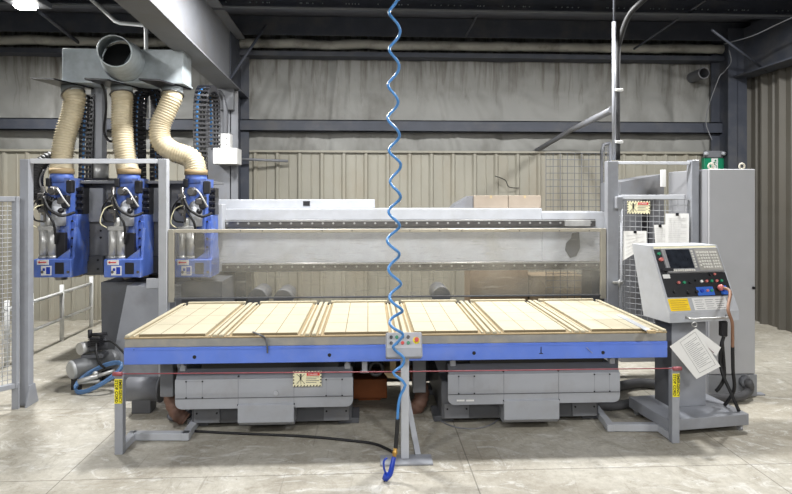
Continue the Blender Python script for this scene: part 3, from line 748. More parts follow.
m = MB(); m.tube([P(386, 474, 3.31), P(384, 468, 3.30), P(384, 461, 3.30), P(387, 458, 3.31)], .006, 8, smooth_path=5); m.build('trigger', BGUN, gun)
m = MB(); m.tube([P(385, 481, 3.32), P(381, 484.5, 3.32), P(374, 487, 3.3)], .006, 8, smooth_path=4); m.build('nozzle', BLACK, gun)

# ------------------------------------------------------------------ guard frames, clear panel, fences (plane Y 5.1)
GY = 5.10
t = thing('guard_frame', 'grey goalpost-shaped guard frame round the router heads at left', 'guard frame', (-2.3, 4.9, 0))
fp = F(24, 406); ztop = 1.95
m = MB(); m.box(fp.x-.035, fp.x+.035, fp.y, fp.y+.07, 0, ztop, .004); m.build('post', GREY, t)
m = MB(); m.prism_x([(fp.y-.05, 0), (fp.y+.12, 0), (fp.y+.07, .16), (fp.y, .16)], fp.x+.036, fp.x+.046); m.build('foot_gusset', GREY, t)
x0, x1 = X(158.2, GY), X(166.8, GY)
m = MB(); m.box(x0, x1, GY, GY+.07, 0, 1.985, .004); m.build('post', LGREY, t)
m = MB(); m.bar((fp.x+.03, fp.y+.03, ztop-.015), (x0+.01, GY+.03, 1.965), .03, .04, .003); m.build('top_rail', LGREY, t)

# clear panel with its aluminium frame
t = thing('clear_guard_panel', 'long scratched clear plastic guard panel hanging behind the table', 'guard panel', (.2, GY+.03, .75))
a0 = X(167.5, GY); a1 = X(607, GY); zt0 = Z(390, 229, GY); zb0 = Z(390, 297.5, GY)
m = MB(); m.box(a0, a1, GY+.02, GY+.045, zt0-.03, zt0, .003); m.build('top_rail', mat('tan_dusty_rail', (186, 180, 166), .4, .3, .06, 12), t)
m = MB(); m.box(a0, a1, GY+.022, GY+.043, zb0-.006, zb0+.008, .002); m.build('bottom_rail', DGREY, t)
for xx in (a0, a1-.05):
    m = MB(); m.box(xx, xx+.05, GY+.015, GY+.045, zb0-.03, zt0, .003); m.build('stile', mat('dusty_rail', (176, 172, 160), .4, .3, .06, 12), t)
m = MB(); m.box(a0+.04, a1-.04, GY+.03, GY+.036, zb0, zt0-.02); m.build('clear_sheet', CLEAR, t)
for px in (240, 262, 322, 352, 410, 440, 462, 520, 560, 590):
    q = P(px, 230.5, GY); m = MB(); m.cyl((q.x, GY+.02, q.z-.003), (q.x, GY+.012, q.z-.003), .006, seg=8); m.build('bolt', STEEL, t)

# right fence portal
def wire_grid(m, x0, x1, z0, z1, y, dx, dz, r=.0025, f=None):
    f = f or (lambda x, z: Vector((x, y, z)))
    n = max(1, int(round((x1-x0)/dx)))
    for i in range(n+1):
        x = x0+(x1-x0)*i/n; m.cyl(f(x, z0), f(x, z1), r, seg=5, cap=False)
    k = max(1, int(round((z1-z0)/dz)))
    for i in range(k+1):
        z = z0+(z1-z0)*i/k; m.cyl(f(x0, z), f(x1, z), r, seg=5, cap=False)
t = thing('mesh_guard_fence', 'grey post-and-rail fence with wire mesh behind the operator console', 'fence', (2.3, GY+.03, 0))
r0, r1 = X(607.5, GY), X(618.5, GY); zf = Z(613, 161, GY)
m = MB(); m.box(r0, r1, GY, GY+.07, 0, zf, .004); m.build('post', GREY, t)
FY = 4.72
FA = Vector((r1, GY+.02)); FB = Vector((X(690.5, FY), FY)); fdir = (FB-FA).normalized(); fnor = Vector((fdir.y, -fdir.x)); fang = math.atan2(fdir.y, fdir.x)
def fpt(px, py, off=0.0):
    """point seen at (px,py) on the slanted fence plane, off metres in front of it"""
    A_ = FA+fnor*off; k = P(px, HOR, 1.0).x
    s_ = (k*A_.y-A_.x)/(fdir.x-k*fdir.y); q = A_+fdir*s_
    return P(px, py, q.y)
e0, e1 = FB.x, X(698, FY)
m = MB(); m.box(e0, e1, FY-.02, FY+.06, 0, fpt(690, 160).z, .004); m.build('post', GREY, t)
fl3 = lambda v, z: Vector((v.x, v.y, z))
zf2 = fpt(690, 162).z
m = MB(); m.bar(fl3(FA, zf-.015), fl3(FB, zf2-.01), .026, .026, .003); m.build('top_rail', LGREY, t)
zm = Z(619, 196, GY)
m = MB(); m.bar(fl3(FA-fnor*0, zm-.01), fl3(FB-fdir*.04, zm-.01), .036, .04, .003); m.build('middle_rail', LGREY, t)
FL = (FB-FA).length
m = MB(); wire_grid(m, .01, FL, .25, zm-.03, 0, .05, .05, .0028, lambda u, z: fl3(FA+fdir*u, z)); m.build('wire_mesh', WIRE, t)
m = MB(); m.cyl((X(620.5, GY), GY-.02, .4), (X(620.5, GY), GY-.02, zm-.06), .010, seg=10); m.build('latch_rod', LGREY, t)
m = MB(); q = P(617.5, 202, GY); m.box(q.x-.03, q.x+.03, GY-.05, GY, q.z-.06, q.z+.05, .006); m.build('latch_box', GREY, t)
m = MB(); q = P(617, 282, GY); m.box(q.x-.045, q.x+.045, GY-.04, GY, q.z-.01, q.z+.01, .003); m.cyl((q.x, GY-.05, q.z-.04), (q.x, GY-.05, q.z+.03), .008, seg=8); m.build('hinge', ALU, t)
# left mesh fence beside camera
A = F(24, 406); Bp = Vector((-3.65, 3.55, 0)); d = (Bp-A); d.z = 0
A = A-Vector((.015, .045, 0)); L_ = d.length; d.normalize()
t = thing('mesh_fence_panel', 'tall grey framed wire mesh fence panel cut by the left picture edge', 'fence', A)
ff = lambda x, z: A+d*x+Vector((0, 0, z))
zt_, zb_ = 1.655, .165
m = MB(); m.bar(ff(.02, zb_), ff(.02, zt_), .04, .04, .003); m.build('stile', GREY, t)
m = MB(); m.bar(ff(.0, zt_-.02), ff(L_, zt_-.02), .04, .04, .003); m.build('top_rail', GREY, t)
m = MB(); m.bar(ff(.0, zb_+.02), ff(L_, zb_+.02), .04, .04, .003); m.build('bottom_rail', GREY, t)
m = MB(); wire_grid(m, .04, L_, zb_+.04, zt_-.04, 0, .035, .035, .0026, ff); m.build('wire_mesh', WIRE, t)
m = MB(); m.bar(ff(L_-.02, 0), ff(L_-.02, zt_), .05, .05, .003); m.build('post', GREY, t)
m = MB(); m.bar(ff(.02, 0), ff(.02, .19), .05, .02); m.build('foot', GREY, t)

# ------------------------------------------------------------------ gantry
t = thing('gantry_beam', 'long grey gantry beam with two dark linear rails behind the clear guard', 'machine beam', (-.6, 6.0, 0))
BY = 5.9
bx0, bx1 = X(40, BY), X(607, BY)
zT = Z(390, 208.5, BY); zB = Z(390, 271, BY); zS = Z(390, 212, BY)
xs = X(542, BY)
m = MB(); m.box(bx0, xs, BY, BY+.4, zB, zT, .006); m.box(xs, bx1, BY, BY+.4, zB, zS, .006); m.build('beam', LGREY, t)
for (y0, y1, e) in ((219.5, 226.5, 594), (262, 269.5, 600)):
    xa, xb = X(223, BY), X(e, BY); z1, z0 = Z(390, y0, BY), Z(390, y1, BY)
    m = MB(); m.box(xa, xb, BY-.045, BY, z0, z1, .003); r = m.build('linear_rail', STEEL, t)
    m = MB(); m.box(xa, xb, BY-.05, BY-.045, z1-.016, z1-.006); m.build('rail_edge', ALU, r)
    n = 36
    for i in range(n):
        xx = xa+(xb-xa)*(i+.5)/n; m = MB(); m.cyl((xx, BY-.044, (z0+z1)/2), (xx, BY-.049, (z0+z1)/2), .011, seg=8); m.build('bolt', ALU, r)
a = X(563, BY); b = X(588, BY); m = MB(); m.box(a, b, BY-.07, BY-.05, Z(575, 226, BY), Z(575, 220, BY), .003); m.build('rail_clamp', ALU, t)
m = MB(); m.box(X(212, BY), X(375, BY), BY+.1, BY+.35, zT, Z(300, 199.5, BY+.1), .005); m.build('top_duct', LGREY, t)
m = MB(); q = P(306.5, 203.5, BY+.1); m.box(q.x-.035, q.x+.035, BY+.095, BY+.1, q.z-.025, q.z+.025); m.build('duct_opening', BLACKP, t)
m = MB(); q = P(217, 218, BY-.12); m.box(q.x-.1, q.x+.06, BY-.15, BY, Z(217, 231, BY), Z(217, 204, BY), .006); m.build('end_block', LGREY, t)
m = MB(); q = P(224, 211, BY-.02); m.box(q.x-.02, q.x+.012, BY-.05, BY, q.z-.06, q.z+.05, .004); m.build('bumper', BLACK, t)
for pa, pb in ((226, 248), (588, 612)):
    xa, xb = X(pa, 6.1), X(pb, 6.1)
    m = MB(); m.prism_y([(xa-.08, 0), (xb+.08, 0), (xb, .6), (xb, zB), (xa, zB), (xa, .6)], 6.0, 6.28); m.build('leg', DGREY, t)
m = MB(); q0 = P(568, 236, BY-.003); 
pl = [(565, 250), (566, 243), (571, 238), (572, 233), (579, 232), (580, 248), (576, 256), (570, 258)]
m.prism_y([(P(x, y, BY).x, P(x, y, BY).z) for x, y in pl], BY-.004, BY); m.build('worn_patch', DGREY, t)

# left pedestal of the gantry
t = thing('gantry_pedestal', 'heavy dark grey tapered pedestal below the router heads', 'machine pedestal', (-2.3, 5.6, 0))
Yp = 5.45
m = MB(); m.prism_y([(X(102, Yp), 0), (X(222, Yp), 0), (X(222, Yp), zB-.03), (X(101, Yp), zB-.03)], Yp, 6.2); m.build('body', DGREY, t)
m = MB(); m.prism([(X(110, 5.3), .02), (X(176, 5.3), .02), (X(176, 5.3), .83), (X(128, 5.3), .85)], lambda x, z: (x, 5.28, z), lambda x, z: (x, Yp, z)); m.build('front_casting', GREY, t)
m = MB(); m.box(X(96, Yp), X(225, Yp), 5.25, 6.25, 0, .03, .004); m.build('foot_plate', DGREY, t)
q = P(152, 284, 5.27); m = MB(); m.box(q.x-.05, q.x+.09, 5.268, 5.28, q.z-.04, q.z+.05, .002); m.build('label_plate', LGREY, t)

# carriage plates
t = thing('head_carriage', 'dark grey bolted carriage plate carrying three blue router heads', 'machine carriage', (-2.4, 5.8, .9))
cy0 = 5.76
m = MB(); m.box(X(62, cy0), X(206, cy0), cy0, BY-.01, Z(140, 275, cy0), Z(140, 184, cy0), .006); m.build('back_plate', MGREY, t)
m = MB(); m.box(X(60, 5.6), X(208, 5.6), 5.6, 6.2, Z(140, 184, cy0), Z(140, 184, cy0)+.03, .004); m.build('top_plate', MGREY, t)
for pc in (93, 158):
    m = MB(); a, b = X(pc-12, cy0-.06), X(pc+10, cy0-.06); m.box(a, b, cy0-.06, cy0, Z(pc, 222, cy0-.06), Z(pc, 188, cy0-.06), .004); m.build('upper_block', GREY, t)
    m = MB(); m.box(a, b, cy0-.06, cy0, Z(pc, 273, cy0-.06), Z(pc, 256, cy0-.06), .004); m.build('lower_block', DGREY, t)
    for dx in (-7, 5):
        for yy in (231, 238, 260, 269):
            q = P(pc+dx, yy, cy0-.06); m = MB(); yq = cy0-.06 if yy > 250 else cy0
            m.cyl((q.x, yq, q.z), (q.x, yq-.006, q.z), .011, seg=8); m.build('bolt', BLACKP, t)

# router heads
def ribhose(m, pts, r, n=9, amp=.05, seg=20):
    P_ = spline([Vector(p) for p in pts], n)
    # resample by rib pitch
    L = [0]
    for i in range(1, len(P_)): L.append(L[-1]+(P_[i]-P_[i-1]).length)
    step = .0085; out = []; d = 0; i = 0
    while d < L[-1]:
        while L[i+1] < d: i += 1
        f = (d-L[i])/(L[i+1]-L[i]); out.append(P_[i].lerp(P_[i+1], f)); d += step
    m.tube(out, lambda u, k: r*(1+amp*(1 if k % 3 == 0 else -.6)), seg)
def head():
    t = thing('spindle_unit', '', 'router head', group='blue router heads on the carriage')
    def pt(name, mb, mt, par=None): return mb.build(name, mt, par or t, world=False)
    # local: x right, y back (0 = front of base box), z up from head bottom
    m = MB(); m.box(-.19, .14, 0, .3, 0, .165, .008); base = pt('base_box', m, DBLUE)
    m = MB(); m.box(-.155, -.055, -.004, 0, .115, .16); lb = pt('label_sticker', m, WHITE, base)
    m = MB(); m.prism_y([(-.15, .137), (-.13, .15), (-.13, .142), (-.075, .142), (-.075, .132), (-.13, .132), (-.13, .124)], -.0055, -.004); pt('arrow_mark', m, RED, lb)
    m = MB(); m.box(-.12, -.03, -.004, 0, .02, .105); lb = pt('number_plate', m, WHITE, base)
    m = MB(); m.box(-.075, -.04, -.006, -.004, .03, .095); m.box(-.105, -.085, -.006, -.004, .06, .085); pt('print', m, BGUN, lb)
    m = MB(); m.box(0, .08, -.006, 0, .03, .135, .003); pt('connector', m, BLACKP, base)
    for x in (-.11, .115):
        m = MB(); m.cyl((x, 0, .05), (x, -.008, .05), .013, seg=10); pt('screw', m, STEEL, base)
    for x in (-.135, -.06):
        m = MB(); m.cyl((x, .07, .165), (x, .07, .44), .040, seg=20); m.cyl((x, .07, .165), (x, .07, .19), .045, seg=20); m.box(x-.03, x+.03, .06, .12, .18, .44); pt('air_cylinder', m, ALU)
    m = MB(); m.box(-.17, -.02, .03, .13, .42, .46, .006); m.cyl((-.1, .08, .46), (-.1, .08, .54), .035, .025, seg=16); pt('cylinder_cap', m, ALU)
    m = MB(); m.box(-.02, .06, .05, .1, .165, .40, .005); pt('dark_guide', m, BLACKP)
    # slide column
    m = MB(); m.prism_y([(-.10, .2), (.03, .1), (.05, .60), (.06, .9), (-.13, .9), (-.15, .62), (-.09, .45)], .14, .40); col = pt('slide_column', m, DBLUE)
    m = MB(); m.box(.0, .095, .2, .44, .10, .56, .006); m.box(.03, .085, .19, .2, .14, .5, .004); pt('side_plate', m, DBLUE)
    m = MB(); m.box(.03, .10, .3, .44, .56, .82, .006); m.box(.04, .08, .28, .3, .6, .78, .004)
    for z in (.6, .66, .72, .78): m.box(.05, .115, .25, .3, z, z+.03, .005)
    pt('upper_slide', m, BLACKP)
    for z in (.18, .26, .34, .42, .5):
        m = MB(); m.cyl((.058, .19, z), (.058, .18, z), .010, seg=8); pt('bolt', m, BLACKP)
    m = MB(); m.prism_x([(.0, .0), (.3, .0), (.3, .2), (.14, .44), (.11, .44), (.06, .2)], .115, .14); pt('side_gusset', m, DBLUE)
    m = MB(); m.prism_y([(-.0, .165), (.115, .165), (.115, .25)], .02, .04); pt('corner_web', m, DBLUE)
    m = MB(); m.cyl((-.03, .12, .46), (-.03, .12, .64), .06, seg=18); m.sphere((-.03, .12, .64), .06); pt('pale_cover', m, LGREY)
    # top cap to the dust hose, white filter, fittings
    m = MB(); m.cyl((-.055, .22, .86), (-.055, .22, .95), .105, .095, seg=22); pt('hose_cap', m, DBLUE)
    m = MB(); m.box(-.08, .0, .02, .1, .74, .82, .02); m.cyl((-.04, -.0, .78), (-.04, .03, .78), .030, seg=16); pt('air_filter', m, STEEL)
    m = MB(); m.cyl((-.13, .05, .56), (-.13, .05, .82), .016, seg=10); m.cyl((-.10, .02, .5), (-.10, .02, .74), .011, seg=10); m.box(-.16, -.10, 0, .07, .70, .76, .008); m.box(-.15, -.09, 0, .06, .58, .62, .006); m.box(-.02, .04, .06, .12, .66, .72, .01); pt('air_fittings', m, STEEL)
    m = MB(); m.box(.0, .07, .08, .14, .62, .74, .012); m.box(.04, .1, .1, .16, .76, .88, .01); m.sphere((.02, .06, .6), .026); m.box(-.2, -.15, .06, .14, .60, .68, .01); m.box(-.14, -.1, .1, .14, .82, .9, .006); pt('solenoid_valve', m, BLACKP)
    m = MB(); m.tube([(-.1, .02, .76), (-.15, -.01, .70), (-.2, 0, .62), (-.19, .02, .52), (-.12, .05, .5)], .008, 6, smooth_path=6); pt('air_line', m, BLACK)
    m = MB(); m.tube([(-.1, .0, .72), (-.04, -.03, .62), (.05, -.02, .56), (.09, .02, .56), (.12, .1, .58)], .013, 8, smooth_path=6); pt('power_lead', m, BLACK)
    m = MB(); m.tube([(-.09, .0, .68), (-.06, -.03, .6), (.0, -.03, .5), (.0, 0, .4), (-.01, .03, .3)], .011, 8, smooth_path=6); pt('power_lead', m, BLACK)
    m = MB(); m.tube([(.0, .04, .80), (.05, -.01, .76), (.08, .0, .70), (.1, .05, .64)], .007, 8, smooth_path=6); pt('air_line', m, PIPEW)
    m = MB(); m.tube([(-.17, .02, .45), (-.21, -.02, .5), (-.18, 0, .62), (-.11, .05, .66)], .005, 6, smooth_path=6); pt('air_line', m, YELC)
    # spindle nose and bristle skirt
    m = MB(); m.cyl((.03, .28, -.03), (.03, .28, .1), .07, .085, seg=20); pt('bristle_skirt', m, DUST)
    m = MB(); m.cyl((-.06, .22, -.05), (-.06, .22, 0), .05, .06, seg=18); pt('spindle_nose', m, STEEL)
    return t
HY = 5.28
h0 = head()
heads = []
for i, (px, lab) in enumerate(((55, 'blue router head with twin silver cylinders, at the left beside the thick black conduit'),
                               (125, 'blue router head with twin silver cylinders, between the other two heads'),
                               (195, 'blue router head seen through the clear panel right of the guard post'))):
    h = h0 if i == 0 else copy_tree(h0)
    h.location = (X(px, HY), HY, Z(px, 277.5, HY)); h['label'] = lab; heads.append(h)

# ------------------------------------------------------------------ dust duct and tan hoses
DY = 5.55
t = thing('dust_manifold', 'galvanised rectangular dust duct with an open round pipe facing forward', 'duct', P(122, 84, DY+.15))
mx0, mx1 = X(62, DY), X(183, DY); mz0, mz1 = Z(125, 82, DY), Z(125, 49, DY)
m = MB(); m.box(mx0, mx1, DY, DY+.26, mz0, mz1, .004); m.build('duct_box', GALV, t)
m = MB(); m.box(mx0-.02, mx1+.01, DY-.02, DY+.27, mz0-.012, mz0+.004); m.build('bottom_flange', GALV, t)
a = P(114.5, 51, 4.95); b = P(124, 61.5, DY)
m = MB(); m.cyl(b, a, .195, .132, seg=36, cap=False); m.cyl(b, a, .190, .127, seg=36, cap=False); m.build('round_inlet', GALV, t)
m = MB(); m.torus(a, .131, .006, (a-b), seg=32); m.build('inlet_rim', GALV, t)
m = MB(); m.cyl(P(123, 62, DY-.003), P(123, 62, DY-.006), .17, seg=30); m.build('duct_throat', BLACK, t)
for px in (73, 122, 172):
    q = P(px, 82, DY+.15)
    m = MB(); m.prism([(q.x-.16, DY-.26), (q.x+.02, DY-.22), (q.x+.16, DY+.24), (q.x-.1, DY+.24)], lambda x, y: (x, y, mz0-.015), lambda x, y: (x, y, mz0-.03)); m.build('slide_gate', BLACKP, t)
    m = MB(); m.cyl((q.x+.02, DY+.1, mz0-.03), (q.x+.02, DY+.1, mz0-.1), .10, .095, seg=24); m.build('hose_collar', GALV, t)
# post carrying it
t = thing('duct_support_post', 'grey vertical post with silver cylinder below the dust duct', 'post', P(99, 183, 5.9))
pz = Z(140, 184, cy0)+.03; pc_ = P(99, 120, 5.85); zj = Z(99, 162, 5.85)
m = MB(); m.cyl((pc_.x, 5.85, zj), (pc_.x, 5.85, mz0-.012), .075, seg=8); [setattr(f, 'smooth', False) for f in m.bm.faces]; m.build('tube', GREY, t)
m = MB(); m.cyl((pc_.x, 5.85, pz), (pc_.x, 5.85, zj), .088, seg=24); m.build('cylinder', ALU, t)
for z in (zj, pz):
    m = MB(); m.box(pc_.x-.13, pc_.x+.13, 5.74, 5.96, z, z+.03, .004); m.build('flange', BLACKP, t)
m = MB(); m.tube([(pc_.x+.12, 5.85, zj+.02), (pc_.x+.35, 5.85, zj+.02)], .014, 8); m.build('side_tube', ALU, t)
rod('black_cable', 'thin black cable curving beside the grey post under the duct', 'cable', [P(99, 80, 5.5), P(105, 92, 5.55), P(106, 110, 5.6), P(104, 130, 5.7), P(108, 140, 5.7), P(115, 142, 5.75)], .011, BLACK, 6)

hp = [
 ([(75.5, 86), (75, 98), (72, 115), (66.5, 132), (63, 150), (62, 164), (62, 174), (62, 180)], 'tan ribbed dust hose on the left router head'),
 ([(124, 86), (122.5, 100), (122, 120), (123, 140), (126, 158), (127, 166), (128, 172), (128, 180)], 'tan ribbed dust hose dropping straight to the middle router head'),
 ([(174.5, 86), (172, 98), (166, 112), (160, 126), (161, 141), (172, 151), (187, 156), (194, 162), (197, 170), (198, 180)], 'tan ribbed dust hose bending sharply to the right-hand router head')]
for i, (pl, lab) in enumerate(hp):
    hd = heads[i]; tgt = Vector((hd.location.x-.055, HY+.22, hd.location.z+.94))
    q0 = P((73, 122, 172)[i], 82, DY+.15); st = Vector((q0.x+.02, DY+.1, mz0-.085))
    pts = [st]
    for k, (x, y) in enumerate(pl[1:-2]):
        pts.append(P(x, y, (DY+.1)*(1-(k+1)/len(pl))+(HY+.22)*((k+1)/len(pl))))
    pts.append(tgt)
    t = thing('dust_hose', lab, 'dust hose', tgt, 0, 'tan dust hoses to the router heads')
    m = MB(); ribhose(m, pts, .093, amp=.075); m.build('hose', TAN, t)
    m = MB(); d = (pts[0]-pts[1]).normalized(); m.torus(pts[0]-d*.02, .105, .007, d); m.build('clamp', STEEL, t)
    m = MB(); m.cyl(tgt, tgt+Vector((0, 0, .05)), .106, .104, seg=24); m.build('cuff', mat('brown_hose_cuff', (152, 132, 100), .6), t)

# ------------------------------------------------------------------ energy chains
def chain(m, pts, wd, ht, pitch=.045):
    P_ = spline([Vector(p) for p in pts], 12)
    L = [0]
    for i in range(1, len(P_)): L.append(L[-1]+(P_[i]-P_[i-1]).length)
    d = 0; i = 0; out = []
    while d < L[-1]:
        while L[i+1] < d: i += 1
        out.append((P_[i].lerp(P_[i+1], (d-L[i])/(L[i+1]-L[i])), (P_[i+1]-P_[i]).normalized())); d += pitch
    return out
def build_chain(t, pts, axis, wd, ht, mt=None):
    """axis: width direction of the chain"""
    mt = mt or BLACKP
    fr = chain(None, pts, wd, ht); m = MB(); A_ = Vector(axis).normalized()
    for p, d in fr:
        n = A_.cross(d).normalized()
        R = Matrix((( A_.x, n.x, d.x, p.x), (A_.y, n.y, d.y, p.y), (A_.z, n.z, d.z, p.z), (0, 0, 0, 1)))
        for s in (-1, 1):
            m.box(s*wd/2-.006, s*wd/2+.006, -ht/2, ht/2, -.023, .019, 0, R)
            m.box(-wd/2, wd/2, s*ht/2-.004, s*ht/2+.004, -.012, .008, 0, R)
    m.build('links', mt, t)
    for off in (-.25, .05, .3):
        m = MB(); m.tube([p+A_*wd*off for p, d in fr], ht*.22, 6); m.build('inner_cable', HOSEB if off < 0 else BLACK, t)
t = thing('cable_chain', 'black cable chain with blue lines arching right of the bent tan hose', 'cable chain', P(200, 190, 5.75), 0, 'black cable chains round the heads')
build_chain(t, [P(201.5, 192, 5.72), P(201, 160, 5.72), P(200, 125, 5.72), P(201, 100, 5.72), P(204, 90, 5.8), P(209, 89, 5.95), P(213, 98, 6.05), P(214, 120, 6.1), P(214, 150, 6.1)], (1, .25, 0), .12, .06)
t = thing('cable_chain', 'black cable chain arching between the middle and right tan hoses', 'cable chain', P(140, 183, 5.75), 0, 'black cable chains round the heads')
build_chain(t, [P(139, 183, 5.75), P(138.5, 140, 5.75), P(139, 108, 5.75), P(142, 94, 5.8), P(150, 89, 5.85), P(157, 97, 5.9), P(158, 120, 5.9), P(157, 160, 5.9), P(157, 183, 5.9)], (.5, 1, 0), .12, .06)
t = thing('cable_chain', 'short upright black cable chain with blue lines right of the left tan hose', 'cable chain', P(88, 183, 5.75), 0, 'black cable chains round the heads')
build_chain(t, [P(86, 183, 5.75), P(86.5, 150, 5.75), P(87.5, 120, 5.75), P(88, 92, 5.75)], (1, .2, 0), .11, .06)
t = thing('ribbed_conduit', 'thick black ribbed conduit curling in a C shape at the far left of the heads', 'conduit', P(40, 200, 5.6))
pth = [P(60, 156, 5.6), P(48, 159, 5.55), P(39, 167, 5.5), P(35.5, 180, 5.45), P(38, 193, 5.42), P(46, 201, 5.42), P(57, 203, 5.45)]
m = MB(); ribhose(m, pth, .058, amp=.14, seg=14); m.build('ribbed_cover', BLACK, t)
m = MB(); m.tube([P(57, 203, 5.4), P(48, 199, 5.36), P(42, 190, 5.36), P(40, 180, 5.4), P(44, 170, 5.44)], .009, 6, smooth_path=6); m.build('outer_lead', DRUB, t)
rod('hoop_conduit', 'thick dark flexible conduit looped above the white box on the column', 'conduit', [P(213, 150, 7.0), P(213, 115, 7.0), P(214, 100, 7.0), P(218, 92, 7.0), P(223, 98, 7.05), P(226, 115, 7.05), P(225.5, 134, 7.05)], .028, DGREY, 7)
t = thing('switch_box', 'white rectangular box with a smaller box on top mounted on the left column', 'box', P(225, 164, 7.0))
a, b = P(213, 164, 6.95), P(237, 148, 6.95); m = MB(); m.box(a.x, b.x, 6.95, 7.2, a.z, b.z, .006); m.build('lower_box', WHITE, t)
a2, b2 = P(218, 148, 6.97), P(230, 133.5, 6.97); m = MB(); m.box(a2.x, b2.x, 6.97, 7.1, b.z, b2.z, .006); m.build('upper_box', WHITE, t)
for dx, dz in ((.03, .04), (.1, .04), (.1, .12)):
    m = MB(); m.cyl((a2.x+dx, 6.97, b.z+dz), (a2.x+dx, 6.964, b.z+dz), .007, seg=8); m.build('screw', BLACKP, t)

# ------------------------------------------------------------------ things on and behind the gantry
for (pa, pb, lab) in ((474, 508, 'grey-brown carton on the gantry top, left of its pair'), (508.6, 541, 'grey-brown carton on the gantry top, right of its pair')):
    yy = 6.02; m = MB(); m.box(X(pa, yy), X(pb, yy), yy, yy+.25, zT, Z(500, 195.5, yy), .004)
    t = tag(m.build('carton', CARD), lab, 'carton', 'cartons on the gantry')
    m = MB(); m.box(X((pa+pb)/2-1, yy), X((pa+pb)/2+1, yy), yy-.001, yy+.251, Z(500, 195.5, yy)-.03, Z(500, 195.5, yy)+.001); m.build('tape', MDFE, t)
m = MB(); m.prism_y([(X(452, 6.05), zT), (X(474, 6.05), zT), (X(474, 6.05), Z(474, 196, 6.05)), (X(470, 6.05), Z(474, 196, 6.05)), (X(456, 6.05), Z(474, 204, 6.05))], 6.05, 6.3); tag(m.build('motor_cover', MGREY), 'small grey wedge-shaped cover on the gantry left of the cartons', 'cover')
for px, py in ((258, 294, ), (283.5, 295), (441, 292)):
    q = P(px, py, 5.4); m = MB(); m.cyl((q.x, 5.35, q.z-.03), (q.x, 5.7, q.z-.03), .085, seg=24); m.box(q.x-.06, q.x+.06, 5.45, 5.65, 0, q.z-.05)
    lb = {258: 'dark round motor end behind the clear panel, left of a close pair', 283.5: 'dark round motor end behind the clear panel, right of a close pair', 441: 'dark round motor end standing alone behind the clear panel right of the hose'}[px]
    tag(m.build('rear_motor', DGREY), lb, 'motor', 'round motor ends behind the clear panel')
m = MB(); m.box(X(470, 6.8), X(528, 6.8), 6.8, 7.2, 0, Z(500, 270, 6.8), .004); tag(m.build('brown_crate', mat('brown_crate_board', (140, 120, 98), .8)), 'plain brown crate behind the gantry seen low through the clear panel', 'crate')
m = MB(); m.box(X(532, 6.7), X(586, 6.7), 6.7, 7.1, 0, Z(560, 276, 6.7), .004); tag(m.build('brown_crate', mat('tan_crate_board', (150, 132, 108), .8)), 'lighter brown crate low behind the gantry near its right leg', 'crate')
# rear mesh guard
t = thing('rear_mesh_guard', 'tall wire mesh guard behind the right end of the gantry', 'fence', (X(578, 6.7), 6.6, 0))
m = MB(); wire_grid(m, X(546, 6.6), X(603, 6.6), .2, Z(570, 153, 6.6), 6.6, .08, .08, .004); m.build('wire_mesh', DGREY, t)
m = MB(); xq = X(606, 6.6); zq = Z(606, 143, 6.6); m.tube([(xq-.05, 6.6, 0), (xq-.05, 6.6, zq-.1), (xq-.03, 6.6, zq-.02), (xq+.05, 6.6, zq)], .02, 8); m.tube([(xq+.05, 6.6, 0), (xq+.05, 6.6, zq)], .02, 8); m.build('frame', DGREY, t)
m = MB(); wire_grid(m, xq-.05, xq+.05, .2, zq-.05, 6.6, .03, .05, .004); m.build('wire_mesh', DGREY, t)

# grey enclosure behind right fence
t = thing('grey_enclosure', 'grey sloped-top enclosure behind the mesh fence and console', 'cabinet', (X(652, 5.7), 5.8, 0))
Ye = 5.6
m = MB(); m.prism_y([(X(621, Ye), 0), (X(664, Ye), 0), (X(664, Ye), Z(660, 174, Ye)), (X(621, Ye), Z(621, 182, Ye))], Ye, Ye+.5); m.build('body', MGREY, t)
m = MB(); m.box(X(661.5, Ye-.05), X(665.5, Ye-.05), Ye-.06, Ye-.02, Z(660, 187, Ye), Z(660, 170, Ye), .003); m.build('white_tube', WHITE, t)
m = MB(); m.box(X(641, Ye), X(648, Ye), Ye-.02, Ye, .6, Z(641, 199, Ye)); m.build('dark_slot', BLACKP, t)
# ------------------------------------------------------------------ tall cabinet
t = thing('electrical_cabinet', 'tall pale grey electrical cabinet behind the operator console', 'cabinet', (3.0, 4.8, 0))
cyf = 4.6; c0, c1 = X(707.5, cyf), X(755, cyf); zc = Z(730, 169, cyf)
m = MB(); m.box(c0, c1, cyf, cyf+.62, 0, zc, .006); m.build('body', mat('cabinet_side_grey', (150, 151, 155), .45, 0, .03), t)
m = MB(); m.box(c0+.002, c1-.012, cyf-.02, cyf, .19, zc-.002, .004); m.build('door', CAB, t)
m = MB(); m.box(c0, c1+.01, cyf-.012, cyf, 0, .18, .003); m.build('plinth', mat('plinth_grey', (138, 140, 144), .5), t)
m = MB(); m.box(c1, c1+.09, cyf, cyf+.06, 0, .012, .002); m.build('foot_tab', GREY, t)
for px, dy in ((711, .08), (742, .08)):
    xq = X(px, cyf+dy); m = MB(); m.torus((xq, cyf+dy, zc+.028), .022, .008, (0, 1, 0)); m.cyl((xq, cyf+dy, zc), (xq, cyf+dy, zc+.01), .018, seg=12); m.build('eyebolt', EYEB, t)
m = MB(); m.cyl((c1-.03, cyf-.02, .9), (c1-.03, cyf-.035, .9), .012, seg=12); m.build('door_lock', BLACKP, t)

